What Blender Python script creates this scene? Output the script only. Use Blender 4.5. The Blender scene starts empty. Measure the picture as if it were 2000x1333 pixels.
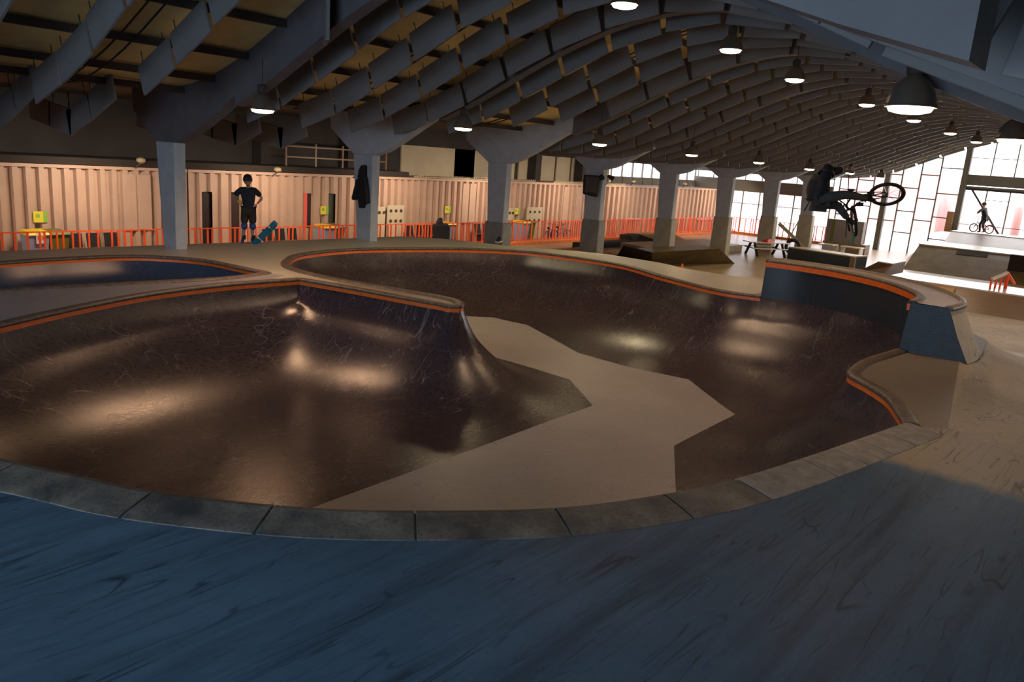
import bpy, bmesh, math, random
import numpy as np
from mathutils import Vector, Matrix
from mathutils.geometry import delaunay_2d_cdt
random.seed(7)
C = bpy.context.scene.collection
SC = bpy.context.scene
PI = math.pi
# ------------------------------------------------------------------ camera
FPX = 1532.0; EYE = 2.75
_v1 = (1340.0, -262.0); _x3 = -480.0
_y3 = -(FPX*FPX + _v1[0]*_x3)/_v1[1]
AX = np.array([_v1[0], _v1[1], FPX]); AX /= np.linalg.norm(AX)
_D = np.array([_x3, _y3, FPX]); _D /= np.linalg.norm(_D)
AZ = -_D; AY = np.cross(AZ, AX)
def ray(px, py):
    d = np.array([px-1000.0, py-666.5, FPX]); return np.array([d@AX, d@AY, d@AZ])
def gz(px, py, z):            # point of the plane of height z behind a place in the photo
    r = ray(px, py); t = (z-EYE)/r[2]; return Vector((r[0]*t, r[1]*t, z))
def gy(px, py, y):
    r = ray(px, py); t = y/r[1]; return Vector((r[0]*t, y, r[2]*t+EYE))
def gx(px, py, x):
    r = ray(px, py); t = x/r[0]; return Vector((x, r[1]*t, r[2]*t+EYE))
def gd(px, py, d):
    r = ray(px, py)*d/FPX; return Vector((r[0], r[1], r[2]+EYE))
cd = bpy.data.cameras.new('camera'); cam = bpy.data.objects.new('camera', cd); C.objects.link(cam)
cd.sensor_width = 36; cd.lens = FPX/2000*36; cd.clip_end = 500
_R = Matrix(((AX[0], -AX[1], -AX[2]), (AY[0], -AY[1], -AY[2]), (AZ[0], -AZ[1], -AZ[2])))
cam.matrix_world = Matrix.Translation((0, 0, EYE)) @ _R.to_4x4()
SC.camera = cam
# ------------------------------------------------------------------ world, big lights, exposure
SC.view_settings.view_transform = 'Standard'; SC.view_settings.look = 'None'
SC.view_settings.gamma = 1; SC.view_settings.exposure = 0.2; SC.view_settings.use_curve_mapping = False
try:
    SC.cycles.max_bounces = 6; SC.cycles.diffuse_bounces = 3; SC.cycles.glossy_bounces = 3
    SC.cycles.transparent_max_bounces = 12; SC.cycles.sample_clamp_indirect = 4; SC.cycles.use_denoising = True
except Exception: pass
w = bpy.data.worlds.new('daylight'); SC.world = w; w.use_nodes = True
w.node_tree.nodes['Background'].inputs[0].default_value = (0.93, 0.96, 1, 1)
w.node_tree.nodes['Background'].inputs[1].default_value = 3.4
def area(name, loc, aim, sx, sy, power, col, portal=False, spread=None, sf=1.0, df=1.0):
    l = bpy.data.lights.new(name, 'AREA'); l.shape = 'RECTANGLE'; l.size = sx; l.size_y = sy
    l.energy = power; l.color = col; l.specular_factor = sf; l.diffuse_factor = df
    if spread: l.spread = spread
    if portal: l.cycles.is_portal = True
    o = bpy.data.objects.new(name, l); C.objects.link(o); o.location = loc
    o.rotation_euler = (Vector(aim)-Vector(loc)).to_track_quat('-Z', 'Y').to_euler(); return o
area('daylight_end_window', (56.2, 14, 1.6), (20, 12, -1), 24, 5, 1, (1, 1, 1), portal=True)
area('daylight_behind', (-7.5, 3.5, 3.0), (8, 6, 0.4), 12, 3.2, 950, (0.60, 0.79, 1.0), sf=.12)
area('daylight_right', (26, -5.2, 2.2), (23, 4, -1.4), 20, 3.0, 620, (1.0, 0.90, 0.78), sf=.15)
area('daylight_end', (55.4, 11, 2.2), (30, 10, -1.5), 16, 4, 550, (1.0, 0.96, 0.92))
for i, x in enumerate((4.0, 10.2, 16.5, 22.8, 29.0, 35.2, 41.5, 47.8, 53.5)):
    area('terrace_light', (x, 24.6, 2.2), (x+.8, 27.6, -0.8), 1.6, 0.3, 100, (1.0, 0.76, 0.54), spread=2.6)
# ------------------------------------------------------------------ materials
MATS = {}
def ramp(nt, src, p0, p1, c0=(0,0,0,1), c1=(1,1,1,1)):
    r = nt.nodes.new('ShaderNodeValToRGB'); e = r.color_ramp.elements
    e[0].position = p0; e[1].position = p1; e[0].color = c0; e[1].color = c1
    nt.links.new(src, r.inputs[0]); return r.outputs[0]
def mathn(nt, op, a, b=None, c=None):
    m = nt.nodes.new('ShaderNodeMath'); m.operation = op
    for i, v in enumerate((a, b, c)):
        if v is None: continue
        if isinstance(v, (int, float)): m.inputs[i].default_value = v
        else: nt.links.new(v, m.inputs[i])
    return m.outputs[0]
def mixc(nt, fac, a, b):
    m = nt.nodes.new('ShaderNodeMix'); m.data_type = 'RGBA'
    for i, v in ((0, fac), (6, a), (7, b)):
        if isinstance(v, (int, float)): m.inputs[i].default_value = v
        elif isinstance(v, tuple): m.inputs[i].default_value = (v[0], v[1], v[2], 1)
        else: nt.links.new(v, m.inputs[i])
    return m.outputs[2]
def noise(nt, vec, scale, detail=3, rough=.5, dist=0):
    n = nt.nodes.new('ShaderNodeTexNoise'); n.inputs['Scale'].default_value = scale
    n.inputs['Detail'].default_value = detail; n.inputs['Roughness'].default_value = rough
    n.inputs['Distortion'].default_value = dist
    if vec is not None: nt.links.new(vec, n.inputs['Vector'])
    return n.outputs[0]
def mapping(nt, vec, scale=(1,1,1), rot=(0,0,0), loc=(0,0,0)):
    m = nt.nodes.new('ShaderNodeMapping'); m.inputs['Scale'].default_value = scale
    m.inputs['Rotation'].default_value = rot; m.inputs['Location'].default_value = loc
    nt.links.new(vec, m.inputs['Vector']); return m.outputs[0]
def lines(nt, vec, scale, rot, seed, wdt, patch=1.2, gate=.5):
    """thin curly marks: contour lines of a stretched noise, broken up by a second noise"""
    v = mapping(nt, vec, scale, (0, 0, rot), (seed, seed*1.7, seed*.3))
    n = noise(nt, v, 1.0, 1.0, .4, .35)
    d = mathn(nt, 'ABSOLUTE', mathn(nt, 'SUBTRACT', mathn(nt, 'FRACT', mathn(nt, 'MULTIPLY', n, 5.0)), .5))
    thin = ramp(nt, d, 0.0, wdt, (1,1,1,1), (0,0,0,1))
    g = ramp(nt, noise(nt, mapping(nt, vec, (1,1,1), (0,0,rot), (seed*3, 1, 2)), patch, 2), gate, gate+.16)
    return mathn(nt, 'MULTIPLY', thin, g)
def mat(name, col, rough=.6, metal=0., spec=.5, var=0., vscale=4., bump=0., bscale=40., emit=None, es=1., custom=None, coat=0.):
    if name in MATS: return MATS[name]
    m = bpy.data.materials.new(name); m.use_nodes = True; nt = m.node_tree
    b = nt.nodes['Principled BSDF']
    b.inputs['Base Color'].default_value = (*col, 1); b.inputs['Roughness'].default_value = rough
    b.inputs['Metallic'].default_value = metal; b.inputs['Specular IOR Level'].default_value = spec
    b.inputs['Coat Weight'].default_value = coat
    tc = nt.nodes.new('ShaderNodeTexCoord').outputs['Object']
    if var:
        n = noise(nt, tc, vscale, 5, .6)
        lo = tuple(c*(1-var) for c in col); hi = tuple(min(1, c*(1+var)) for c in col)
        nt.links.new(mixc(nt, ramp(nt, n, .3, .7), lo, hi), b.inputs['Base Color'])
    if bump:
        bp = nt.nodes.new('ShaderNodeBump'); bp.inputs['Strength'].default_value = bump; bp.inputs['Distance'].default_value = .01
        nt.links.new(noise(nt, tc, bscale, 4), bp.inputs['Height']); nt.links.new(bp.outputs[0], b.inputs['Normal'])
    if emit:
        b.inputs['Emission Color'].default_value = (*emit, 1); b.inputs['Emission Strength'].default_value = es
    if custom: custom(nt, b, tc)
    MATS[name] = m; return m
def surf_scratch(dark, amount, base, base2, wide=.05, sc=(.35, 2.6, .5), rots=(.5, -.3, 1.2), rough=(.3, .5), bumpy=.12, extra=None, var=(.35, .65), vs=.6):
    def f(nt, b, tc):
        col = mixc(nt, ramp(nt, noise(nt, tc, vs, 4, .6), var[0], var[1]), base, base2)
        fine = noise(nt, mapping(nt, tc, (3, 14, 6), (0, 0, .4)), 3.0, 6, .7)
        col = mixc(nt, mathn(nt, 'MULTIPLY', ramp(nt, fine, .45, .8), .25), col, dark)
        if extra: col = extra(nt, tc, col)
        tot = None
        for i, r in enumerate(rots):
            s = (sc[0]*(1+.5*i), sc[1]*(1+.35*i), sc[2])
            l = lines(nt, tc, s, r, 3.1+i*7.7, wide*(1+.3*i), 1.0+.5*i, .46)
            tot = l if tot is None else mathn(nt, 'MAXIMUM', tot, l)
        col = mixc(nt, mathn(nt, 'MULTIPLY', tot, amount), col, dark)
        nt.links.new(col, b.inputs['Base Color'])
        rr = nt.nodes.new('ShaderNodeMapRange'); rr.inputs['To Min'].default_value = rough[0]; rr.inputs['To Max'].default_value = rough[1]
        nt.links.new(fine, rr.inputs['Value']); nt.links.new(rr.outputs[0], b.inputs['Roughness'])
        bp = nt.nodes.new('ShaderNodeBump'); bp.inputs['Strength'].default_value = bumpy; bp.inputs['Distance'].default_value = .01
        nt.links.new(mathn(nt, 'ADD', fine, tot), bp.inputs['Height']); nt.links.new(bp.outputs[0], b.inputs['Normal'])
    return f
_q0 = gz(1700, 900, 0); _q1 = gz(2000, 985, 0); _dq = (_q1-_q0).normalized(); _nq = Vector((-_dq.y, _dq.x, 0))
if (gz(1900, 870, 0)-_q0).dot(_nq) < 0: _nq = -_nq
def pale_zone(nt, tc, col):      # dark streaks; past a soft noisy line the colour turns pale beige
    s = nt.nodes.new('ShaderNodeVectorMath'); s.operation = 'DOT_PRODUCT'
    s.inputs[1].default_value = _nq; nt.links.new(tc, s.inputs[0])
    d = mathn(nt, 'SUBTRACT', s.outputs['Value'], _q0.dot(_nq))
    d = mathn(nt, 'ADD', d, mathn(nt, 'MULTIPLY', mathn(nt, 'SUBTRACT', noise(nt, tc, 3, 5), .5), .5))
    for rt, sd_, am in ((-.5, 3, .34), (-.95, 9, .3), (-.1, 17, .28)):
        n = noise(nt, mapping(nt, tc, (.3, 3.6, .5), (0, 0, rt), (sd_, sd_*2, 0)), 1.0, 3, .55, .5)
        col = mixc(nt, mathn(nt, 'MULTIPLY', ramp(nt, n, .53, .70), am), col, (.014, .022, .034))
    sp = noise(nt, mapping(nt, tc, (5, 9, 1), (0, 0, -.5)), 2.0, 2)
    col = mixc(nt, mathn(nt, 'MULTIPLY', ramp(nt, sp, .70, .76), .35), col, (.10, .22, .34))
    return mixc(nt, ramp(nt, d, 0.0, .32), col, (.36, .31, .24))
M_deck = mat('deck_blue_paint', (.06, .11, .18), spec=.18, custom=surf_scratch((.016, .022, .032), .8, (.068, .128, .205), (.092, .165, .26), .024, (.16, 2.2, .5), (-.55, -.75, -.35, .9), (.42, .58), .1, pale_zone))
M_deckfar = mat('deck_grey_paint', (.2, .2, .19), custom=surf_scratch((.08, .08, .08), .4, (.46, .45, .39), (.54, .52, .45), .05, (.4, 2.4, .5), (.5, 1.1), (.28, .42), .08))
M_plat = mat('platform_brown_board', (.2, .16, .12), custom=surf_scratch((.07, .06, .05), .5, (.20, .165, .13), (.25, .21, .165), .015, (.8, 2.4, .5), (.5, 1.7), (.4, .55), .1))
M_conc = mat('pale_concrete', (.4, .34, .25), custom=surf_scratch((.08, .065, .05), .75, (.38, .32, .235), (.50, .43, .32), .022, (.6, 1.8, .5), (.5, 1.7, .1), (.55, .75), .4))
M_wall = mat('bowl_dark_paint', (.04, .03, .035), custom=surf_scratch((.24, .20, .20), .75, (.028, .020, .030), (.040, .026, .034), .026, (1.1, 2.2, .45), (.3, 1.4, -.7), (.22, .35), .14))
M_navyw = mat('extension_navy_paint', (.02, .03, .04), custom=surf_scratch((.1, .12, .15), .35, (.017, .024, .034), (.024, .032, .044), .03, (1.1, 2.2, .45), (.3, 1.4), (.3, .45), .12))
M_wall2 = mat('pool_blue_paint', (.03, .05, .1), custom=surf_scratch((.14, .18, .24), .35, (.02, .034, .075), (.03, .05, .1), .03, (1.1, 2.2, .45), (.3, 1.4), (.24, .4), .1))
M_flat = mat('bowl_floor_paint', (.2, .17, .17), custom=surf_scratch((.07, .06, .06), .5, (.34, .32, .335), (.39, .365, .38), .014, (.9, 1.7, .5), (.2, 1.0, 2.2), (.36, .5), .06))
M_orange = mat('orange_paint', (1.0, .17, .02), .45, var=.18, vscale=9, bump=.2)
M_cope = mat('worn_coping', (.13, .10, .08), .5, var=.5, vscale=12, bump=.5)
def cope_blocks(nt, b, tc):
    n = noise(nt, tc, 1.6, 5, .65); f = noise(nt, mapping(nt, tc, (4, 4, 9)), 7, 6, .7)
    col = mixc(nt, ramp(nt, n, .35, .66), (.05, .052, .058), (.24, .215, .185))
    col = mixc(nt, ramp(nt, f, .5, .75), col, (.03, .03, .034))
    nt.links.new(col, b.inputs['Base Color'])
    bp = nt.nodes.new('ShaderNodeBump'); bp.inputs['Strength'].default_value = .5; bp.inputs['Distance'].default_value = .01
    nt.links.new(f, bp.inputs['Height']); nt.links.new(bp.outputs[0], b.inputs['Normal'])
M_block = mat('coping_concrete', (.12, .11, .1), .5, custom=cope_blocks)
M_blockpale = mat('coping_concrete_pale', (.26, .25, .24), .6, var=.35, vscale=6, bump=.4)
M_joint = mat('joint_mortar', (.10, .15, .18), .7, var=.3)
M_col = mat('column_paint', (.46, .50, .55), .65, var=.12, vscale=3, bump=.5, bscale=25)
M_strip = mat('deck_painted_sheen', (.3, .3, .36), custom=surf_scratch((.12, .12, .13), .4, (.30, .30, .35), (.36, .36, .42), .04, (.4, 2.4, .5), (.5, 1.1), (.26, .38), .06))  # same deck paint, with its glossy reflection put into the colour
M_rib = mat('rib_paint', (.115, .11, .125), .7, var=.15, vscale=2)
M_baf = mat('baffle_grey', (.19, .185, .19), .55, var=.08, vscale=1.5)
M_ceil = mat('ceiling_board', (.85, .64, .28), .8, var=.2, vscale=.8)
M_purl = mat('dark_steel', (.05, .035, .03), .7, var=.2)
M_wire = mat('black_wire', (.02, .02, .02), .6)
M_pad = mat('beige_padding', (.42, .38, .29), .6, var=.12, vscale=3, bump=.7, bscale=6)
M_padg = mat('grey_padding', (.25, .25, .24), .6, var=.2, vscale=3, bump=.8, bscale=6)
M_cont = mat('container_paint', (.50, .35, .27), .55, var=.08, vscale=1)
M_contdark = mat('container_opening', (.02, .008, .008), .6)
M_floor = mat('street_floor', (.3, .2, .12), custom=surf_scratch((.15, .1, .06), .4, (.34, .24, .14), (.42, .31, .19), .05, (.5, 2, .5), (.2, 1.4), (.24, .4), .1))
M_wood = mat('wood_board', (.42, .23, .1), .45, var=.25, vscale=2)
M_woodp = mat('pale_board', (.40, .33, .2), .4, var=.15, vscale=2)
M_brown = mat('brown_board', (.2, .13, .08), .4, var=.15, vscale=2)
M_olive = mat('olive_board', (.15, .112, .05), .4, spec=.15, var=.3, vscale=1.5)
M_mauve = mat('mauve_board', (.2, .17, .17), .4, var=.15, vscale=2)
M_white = mat('white_board', (.75, .72, .68), .25, var=.05)
M_top = mat('pinkish_board', (.36, .28, .23), custom=surf_scratch((.1, .08, .07), .4, (.34, .27, .22), (.42, .34, .28), .015, (.8, 2.4, .5), (.5, 1.7), (.35, .5), .1))
M_navy = mat('navy_board', (.022, .033, .047), .45, var=.3, vscale=5, bump=.3)
M_black = mat('black_cloth', (.012, .012, .014), .8, bump=.5, bscale=20)
M_dark = mat('dark_void', (.02, .014, .012), .8)
M_fence = mat('fence_orange', (.95, .12, .03), .45)
M_kerb = mat('kerb_orange', (.75, .22, .05), .5, var=.15)
M_upd = mat('upper_wall_dark', (.035, .03, .03), .8, var=.3, vscale=.7)
M_upl = mat('upper_wall_cream', (.50, .44, .32), .7, var=.1, vscale=.7)
M_gbeam = mat('grey_beam', (.16, .155, .13), .6, var=.1)
M_mull = mat('mullion_grey', (.22, .2, .18), .5)
M_yel = mat('yellow_plastic', (.85, .62, .02), .4)
M_bing = mat('green_bin', (.12, .14, .02), .5)
M_binb = mat('blue_grey_bin', (.3, .35, .5), .5)
M_sign = mat('sign_yellow', (.75, .65, .05), .5)
M_signg = mat('sign_green', (.25, .5, .08), .5)
M_shade = mat('lamp_metal', (.22, .19, .16), .25, metal=.6)
M_lampw = mat('lamp_glow', (1, .85, .65), .5, emit=(1, .72, .42), es=14)
M_skin = mat('skin', (.42, .24, .17), .55)
M_shirt = mat('navy_shirt', (.018, .02, .03), .85, bump=.4, bscale=15)
M_short = mat('brown_shorts', (.035, .024, .018), .85, bump=.4, bscale=15)
M_grey = mat('grey_trousers', (.07, .07, .065), .85, bump=.4, bscale=15)
M_blue = mat('blue_shoe', (.02, .06, .22), .5)
M_board = mat('teal_board', (.015, .15, .26), .4)
M_chrome = mat('chrome', (.5, .5, .5), .15, metal=1)
M_rubber = mat('rubber', (.012, .012, .012), .6)
M_red = mat('red_plastic', (.7, .03, .02), .5)
M_teal = mat('teal_stripe', (.02, .2, .2), .5)
M_brick = mat('brick_red', (.85, .46, .43), .8, var=.2, vscale=.4)
M_pale = mat('pale_render', (.85, .78, .74), .8, var=.1, vscale=.3)
def glassf(nt, b, tc):
    t = nt.nodes.new('ShaderNodeBsdfTransparent'); t.inputs[0].default_value = (.97, .95, .96, 1)
    g = nt.nodes.new('ShaderNodeBsdfGlossy'); g.inputs['Roughness'].default_value = .03
    x = nt.nodes.new('ShaderNodeMixShader'); x.inputs[0].default_value = .06
    nt.links.new(t.outputs[0], x.inputs[1]); nt.links.new(g.outputs[0], x.inputs[2])
    nt.links.new(x.outputs[0], nt.nodes['Material Output'].inputs[0])
M_glass = mat('window_glass', (.9, .9, .9), custom=glassf)
# ------------------------------------------------------------------ mesh helpers
class MB:
    def __init__(s): s.v = []; s.f = []; s.smooth = False
    def add(s, v, f):
        o = len(s.v); s.v += [tuple(p) for p in v]; s.f += [tuple(i+o for i in q) for q in f]; return s
    def box(s, a, b):
        x0, y0, z0 = a; x1, y1, z1 = b
        return s.hexa([(x0,y0,z0),(x1,y0,z0),(x1,y1,z0),(x0,y1,z0)], [(x0,y0,z1),(x1,y0,z1),(x1,y1,z1),(x0,y1,z1)])
    def hexa(s, bot, top):
        n = len(bot)
        return s.add(list(bot)+list(top), [tuple(reversed(range(n))), tuple(range(n, 2*n))]+[(i, (i+1) % n, n+(i+1) % n, n+i) for i in range(n)])
    def bar(s, p, q, r, r2=None, n=4, up=None):      # prism from p to q
        p = Vector(p); q = Vector(q); d = (q-p); L = d.length
        if L < 1e-6: return s
        d.normalize(); u = Vector(up) if up else (Vector((0,0,1)) if abs(d.z) < .95 else Vector((1,0,0)))
        x = d.cross(u).normalized(); y = x.cross(d).normalized(); r2 = r if r2 is None else r2
        o = PI/4 if n == 4 else 0; k = 1.4142 if n == 4 else 1
        A = [p+(x*math.cos(o+i*2*PI/n)+y*math.sin(o+i*2*PI/n))*r*k for i in range(n)]
        B = [q+(x*math.cos(o+i*2*PI/n)+y*math.sin(o+i*2*PI/n))*r2*k for i in range(n)]
        return s.add(A+B, [tuple(reversed(range(n))), tuple(range(n, 2*n))]+[(i, (i+1) % n, n+(i+1) % n, n+i) for i in range(n)])
    def path(s, pts, r, n=8):
        for a, b in zip(pts[:-1], pts[1:]): s.bar(a, b, r, n=n)
        return s
    def torus(s, c, axis, R, r, n=28, m=8):
        axis = Vector(axis).normalized(); u = axis.orthogonal().normalized(); v = axis.cross(u); c = Vector(c)
        V = []; F = []
        for i in range(n):
            a = 2*PI*i/n; d = u*math.cos(a)+v*math.sin(a)
            for j in range(m):
                t = 2*PI*j/m; V.append(c+d*(R+r*math.cos(t))+axis*r*math.sin(t))
        for i in range(n):
            for j in range(m): F.append((i*m+j, ((i+1) % n)*m+j, ((i+1) % n)*m+(j+1) % m, i*m+(j+1) % m))
        return s.add(V, F)
    def lathe(s, prof, c=(0,0,0), n=24, cap=False):
        V = []; F = []
        for (r, z) in prof:
            for i in range(n):
                a = 2*PI*i/n; V.append((c[0]+r*math.cos(a), c[1]+r*math.sin(a), c[2]+z))
        for k in range(len(prof)-1):
            for i in range(n): F.append((k*n+i, k*n+(i+1) % n, (k+1)*n+(i+1) % n, (k+1)*n+i))
        if cap: F.append(tuple(range(n))); F.append(tuple((len(prof)-1)*n+i for i in range(n)))
        return s.add(V, F)
    def ball(s, c, r, n=14, m=9, sc=(1,1,1)):
        return s.lathe([(r*sc[0]*math.sin(PI*k/m)+1e-4, -r*sc[2]*math.cos(PI*k/m)) for k in range(m+1)], c, n)
    def prism(s, poly, axis, a, b):    # polygon in the plane across axis, extruded from a to b
        def P(p, t): return {'x': (t, p[0], p[1]), 'y': (p[0], t, p[1]), 'z': (p[0], p[1], t)}[axis]
        n = len(poly)
        return s.add([P(p, a) for p in poly]+[P(p, b) for p in poly], [tuple(range(n)), tuple(range(2*n-1, n-1, -1))]+[(i, n+i, n+(i+1) % n, (i+1) % n) for i in range(n)])
    def build(s, name, m, parent=None, smooth=False, bevel=0, label=None, loc=None):
        me = bpy.data.meshes.new(name); me.from_pydata(s.v, [], s.f); me.validate()
        bm = bmesh.new(); bm.from_mesh(me); bmesh.ops.recalc_face_normals(bm, faces=bm.faces); bm.to_mesh(me); bm.free()
        me.materials.append(m); o = bpy.data.objects.new(name, me); C.objects.link(o)
        if smooth:
            for p in me.polygons: p.use_smooth = True
        if parent: o.parent = parent
        if getattr(s, 'nrm', None):
            if me.polygons and sum(p.normal.z for p in me.polygons) < 0: me.flip_normals()
            me.normals_split_custom_set_from_vertices(s.nrm)
        if bevel:
            b = o.modifiers.new('b', 'BEVEL'); b.width = bevel; b.segments = 2; b.limit_method = 'ANGLE'
        if label: o['label'] = label
        if loc: o.location = loc
        return o
def tag(o, label, cat, group=None, kind=None):
    o['label'] = label; o['category'] = cat
    if group: o['group'] = group
    if kind: o['kind'] = kind
    return o
def thing(name, label, cat, loc=(0,0,0), rz=0, group=None):
    o = bpy.data.objects.new(name, None); C.objects.link(o); o.location = loc; o.rotation_euler = (0,0,rz); o.empty_display_size = .2
    return tag(o, label, cat, group)
def struct(o): o['kind'] = 'structure'; return o
def dup(root, loc=None, rz=None, label=None):
    r = root.copy(); C.objects.link(r)
    if loc is not None: r.location = loc
    if rz is not None: r.rotation_euler = (0, 0, rz)
    if label: r['label'] = label
    for ch in root.children:
        c = ch.copy(); C.objects.link(c); c.parent = r
        for g in ch.children:
            d = g.copy(); C.objects.link(d); d.parent = c
    return r
ORD = ['first', 'second', 'third', 'fourth', 'fifth', 'sixth', 'seventh', 'eighth', 'ninth', 'tenth', 'eleventh', 'twelfth',
       'thirteenth', 'fourteenth', 'fifteenth', 'sixteenth', 'seventeenth', 'eighteenth', 'nineteenth', 'twentieth']
FL = -1.6
# ------------------------------------------------------------------ hall shell
YC = 8.45; SW = 9.9
def zb(y):                       # height of the lower edge of the hanging boards
    d = min(abs(y-YC), SW); return 4.35+1.4*math.cos(PI*d/SW)
def zroof(y): return zb(y)+.80
XW = 56.5
m = MB().add([(-9, -6, FL), (XW+.3, -6, FL), (XW+.3, 31, FL), (-9, 31, FL)], [(0,1,2,3)]); struct(m.build('floor', M_floor))
ys = [-6]+list(np.linspace(YC-SW, YC+SW, 41))+[31]
V = []; F = []
for i, y in enumerate(ys):
    V += [(-9, y, zroof(y)), (XW+.3, y, zroof(y)), (-9, y, zroof(y)+.15), (XW+.3, y, zroof(y)+.15)]
for i in range(len(ys)-1):
    a = 4*i; b = a+4; F += [(a, a+1, b+1, b), (a+2, b+2, b+3, a+3)]
nF = len(F)-2
struct(MB().add(V, F[:nF]).build('ceiling', M_ceil, smooth=True)); struct(MB().add(V, F[nF:]).build('ceiling', M_upd))
struct(MB().box((-9.2, -6, FL), (-9, 31, 7)).build('wall_back', M_upd))
struct(MB().box((-9, -6.2, FL), (XW, -6, 5)).build('wall_right', M_upd))
# side wall behind the containers: dark to the left, cream panels, then clerestory glass
YS = 30.0
struct(MB().box((-9, YS, FL), (24.6, YS+.2, 4.2)).box((24.6, YS, FL), (43.5, YS+.2, 1.2)).box((43.5, YS, FL), (XW, YS+.2, 1.35)).box((24.6, YS+.002, 2.9), (XW, YS+.2, 4.2)).box((24.6, YS+.06, 1.2), (43.5, YS+.2, 2.9)).build('wall_left', M_upd))
up = [gy(p[0], p[1], YS) for p in ((782, 345), (935, 345), (962, 345), (1075, 345), (1095, 345), (1150, 345))]
for i, (xa, xb) in enumerate(((782, 925), (886, 958), (960, 1004), (1012, 1082), (1086, 1112), (1116, 1190))):
    a = gy(xa, 330, YS).x; b = gy(xb, 330, YS).x
    o = MB().box((a, YS-.04, 1.15), (b, YS+.05, 2.92)).build('wall_panel', M_upl)
    tag(o, ['wide cream wall panel above the containers beside the wooden frame', 'cream wall panel left of the third column', 'cream wall panel behind the third column', 'cream wall panel right of the third column', 'narrow cream wall panel left of the dark post', 'pale wall panel beside the speaker column'][i], 'wall panel', 'cream panels on the upper side wall')
cw = MB().box((43.5, YS, 1.96), (XW, YS+.02, 2.9)).build('window_1', M_glass); struct(cw)
mm = MB()
for k in range(11): mm.box((43.5+k*1.3, YS-.06, 1.96), (43.5+k*1.3+.07, YS+.06, 2.9))
mm.build('mullion', M_mull, cw)
gb = MB().box((43.5, YS-.12, 1.35), (XW, YS+.0, 1.96))
for k in range(11): gb.box((43.5+k*1.3, YS-.17, 1.35), (43.5+k*1.3+.09, YS-.12, 1.96))
struct(gb.build('trim_1', M_gbeam))
for i, x in enumerate((18.2, 22.6, 36.0, 40.6)):
    tag(MB().box((x, YS-.7, FL), (x+.5, YS-.1, 3.9)).build('wall_post', M_upd), 'dark wall post behind the containers, %s from the left' % ORD[i], 'post', 'dark posts on the side wall')
# end wall: glazing under the vault
def prof_poly(y0, y1, z0, n=14):
    P = [(y0, z0), (y1, z0)]
    for k in range(n+1):
        y = y1+(y0-y1)*k/n; P.append((y, zroof(y)-.02))
    return P
e1 = struct(MB().prism(prof_poly(11.3, 19.3, FL), 'x', XW, XW+.02).build('window_2', M_glass))
m1 = MB(); m2 = MB()
yy = [18.9, 17.75, 16.7, 15.0, 13.9, 12.8]
for y in yy: m1.box((XW-.06, y-.04, FL), (XW+.05, y+.04, zroof(y)))
tr = {0: (-.2, 1.6), 1: (.5, 2.2), 2: (-.4, 1.2, 2.9), 3: (.4, 1.9, 3.4), 4: (-.3, 1.1, 2.6, 4.2), 5: (.6, 2.0, 3.5, 4.6), 6: (-.5, .9, 2.4, 4.0)}
ye = [19.3]+yy+[11.3]
for i in range(7):
    for z in tr[i]:
        if z < zroof(ye[i+1]): m2.box((XW-.03, ye[i+1], z-.035), (XW+.03, ye[i], z+.035))
m1.build('mullion', M_mull, e1); m2.build('transom', M_mull, e1)
e2 = struct(MB().prism(prof_poly(-1, 11.3, 3.7), 'x', XW, XW+.02).add([(XW+.01, -1, .1), (XW+.01, 11.2, .1), (XW+.01, 11.2, 2.85), (XW+.01, -1, 2.85)], [(0,1,2,3)]).build('window_3', M_glass))
m1 = MB(); m2 = MB()
for y in (10.0, 8.75, 7.5, 6.2, 5, 3.7, 2.4, 1.1):
    m1.box((XW-.05, y-.035, .1), (XW+.05, y+.035, 2.85)); m1.box((XW-.05, y-.03, 3.7), (XW+.05, y+.03, zroof(y)))
    m2.box((XW-.03, y, .62), (XW+.03, y+1.2, .66)); m2.box((XW-.03, y, 4.7), (XW+.03, y+1.2, 4.74))
m2.box((XW-.03, 8.75, 2.2), (XW+.03, 10, 2.24))
m1.build('mullion', M_mull, e2); m2.build('transom', M_mull, e2)
fr = MB().box((XW-.1, -1, 2.75), (XW+.1, 11.3, 2.9)).box((XW-.1, -1, 0), (XW+.1, 11.3, .12)).build('window_frame', M_purl, e2)
struct(MB().box((XW-.15, -6, 3.05), (XW+.1, 11.3, 3.7)).box((XW-.2, -6, 2.88), (XW+.1, 11.3, 3.0)).build('trim_2', M_gbeam))
struct(MB().box((XW-.05, -6, FL), (XW+.15, 11.3, 0)).box((XW-.05, -6, FL), (XW+.1, -1, 5)).build('wall_end', M_gbeam))
for i, (y, z) in enumerate(((11.35, 6.2), (15.85, 4.6))):
    tag(MB().box((XW-.3, y-.16, FL), (XW+.05, y+.16, min(z, zroof(y)))).build('steel_post', M_gbeam), ['grey steel post beside the framed window in the end wall', 'grey steel post in the glazed end wall behind the rider'][i], 'post')
tag(MB().bar(gx(1897, 368, XW-.25), gx(1950, 458, XW-.25), .05).build('diagonal_brace', M_purl), 'dark diagonal brace across the framed end window', 'brace')
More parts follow.
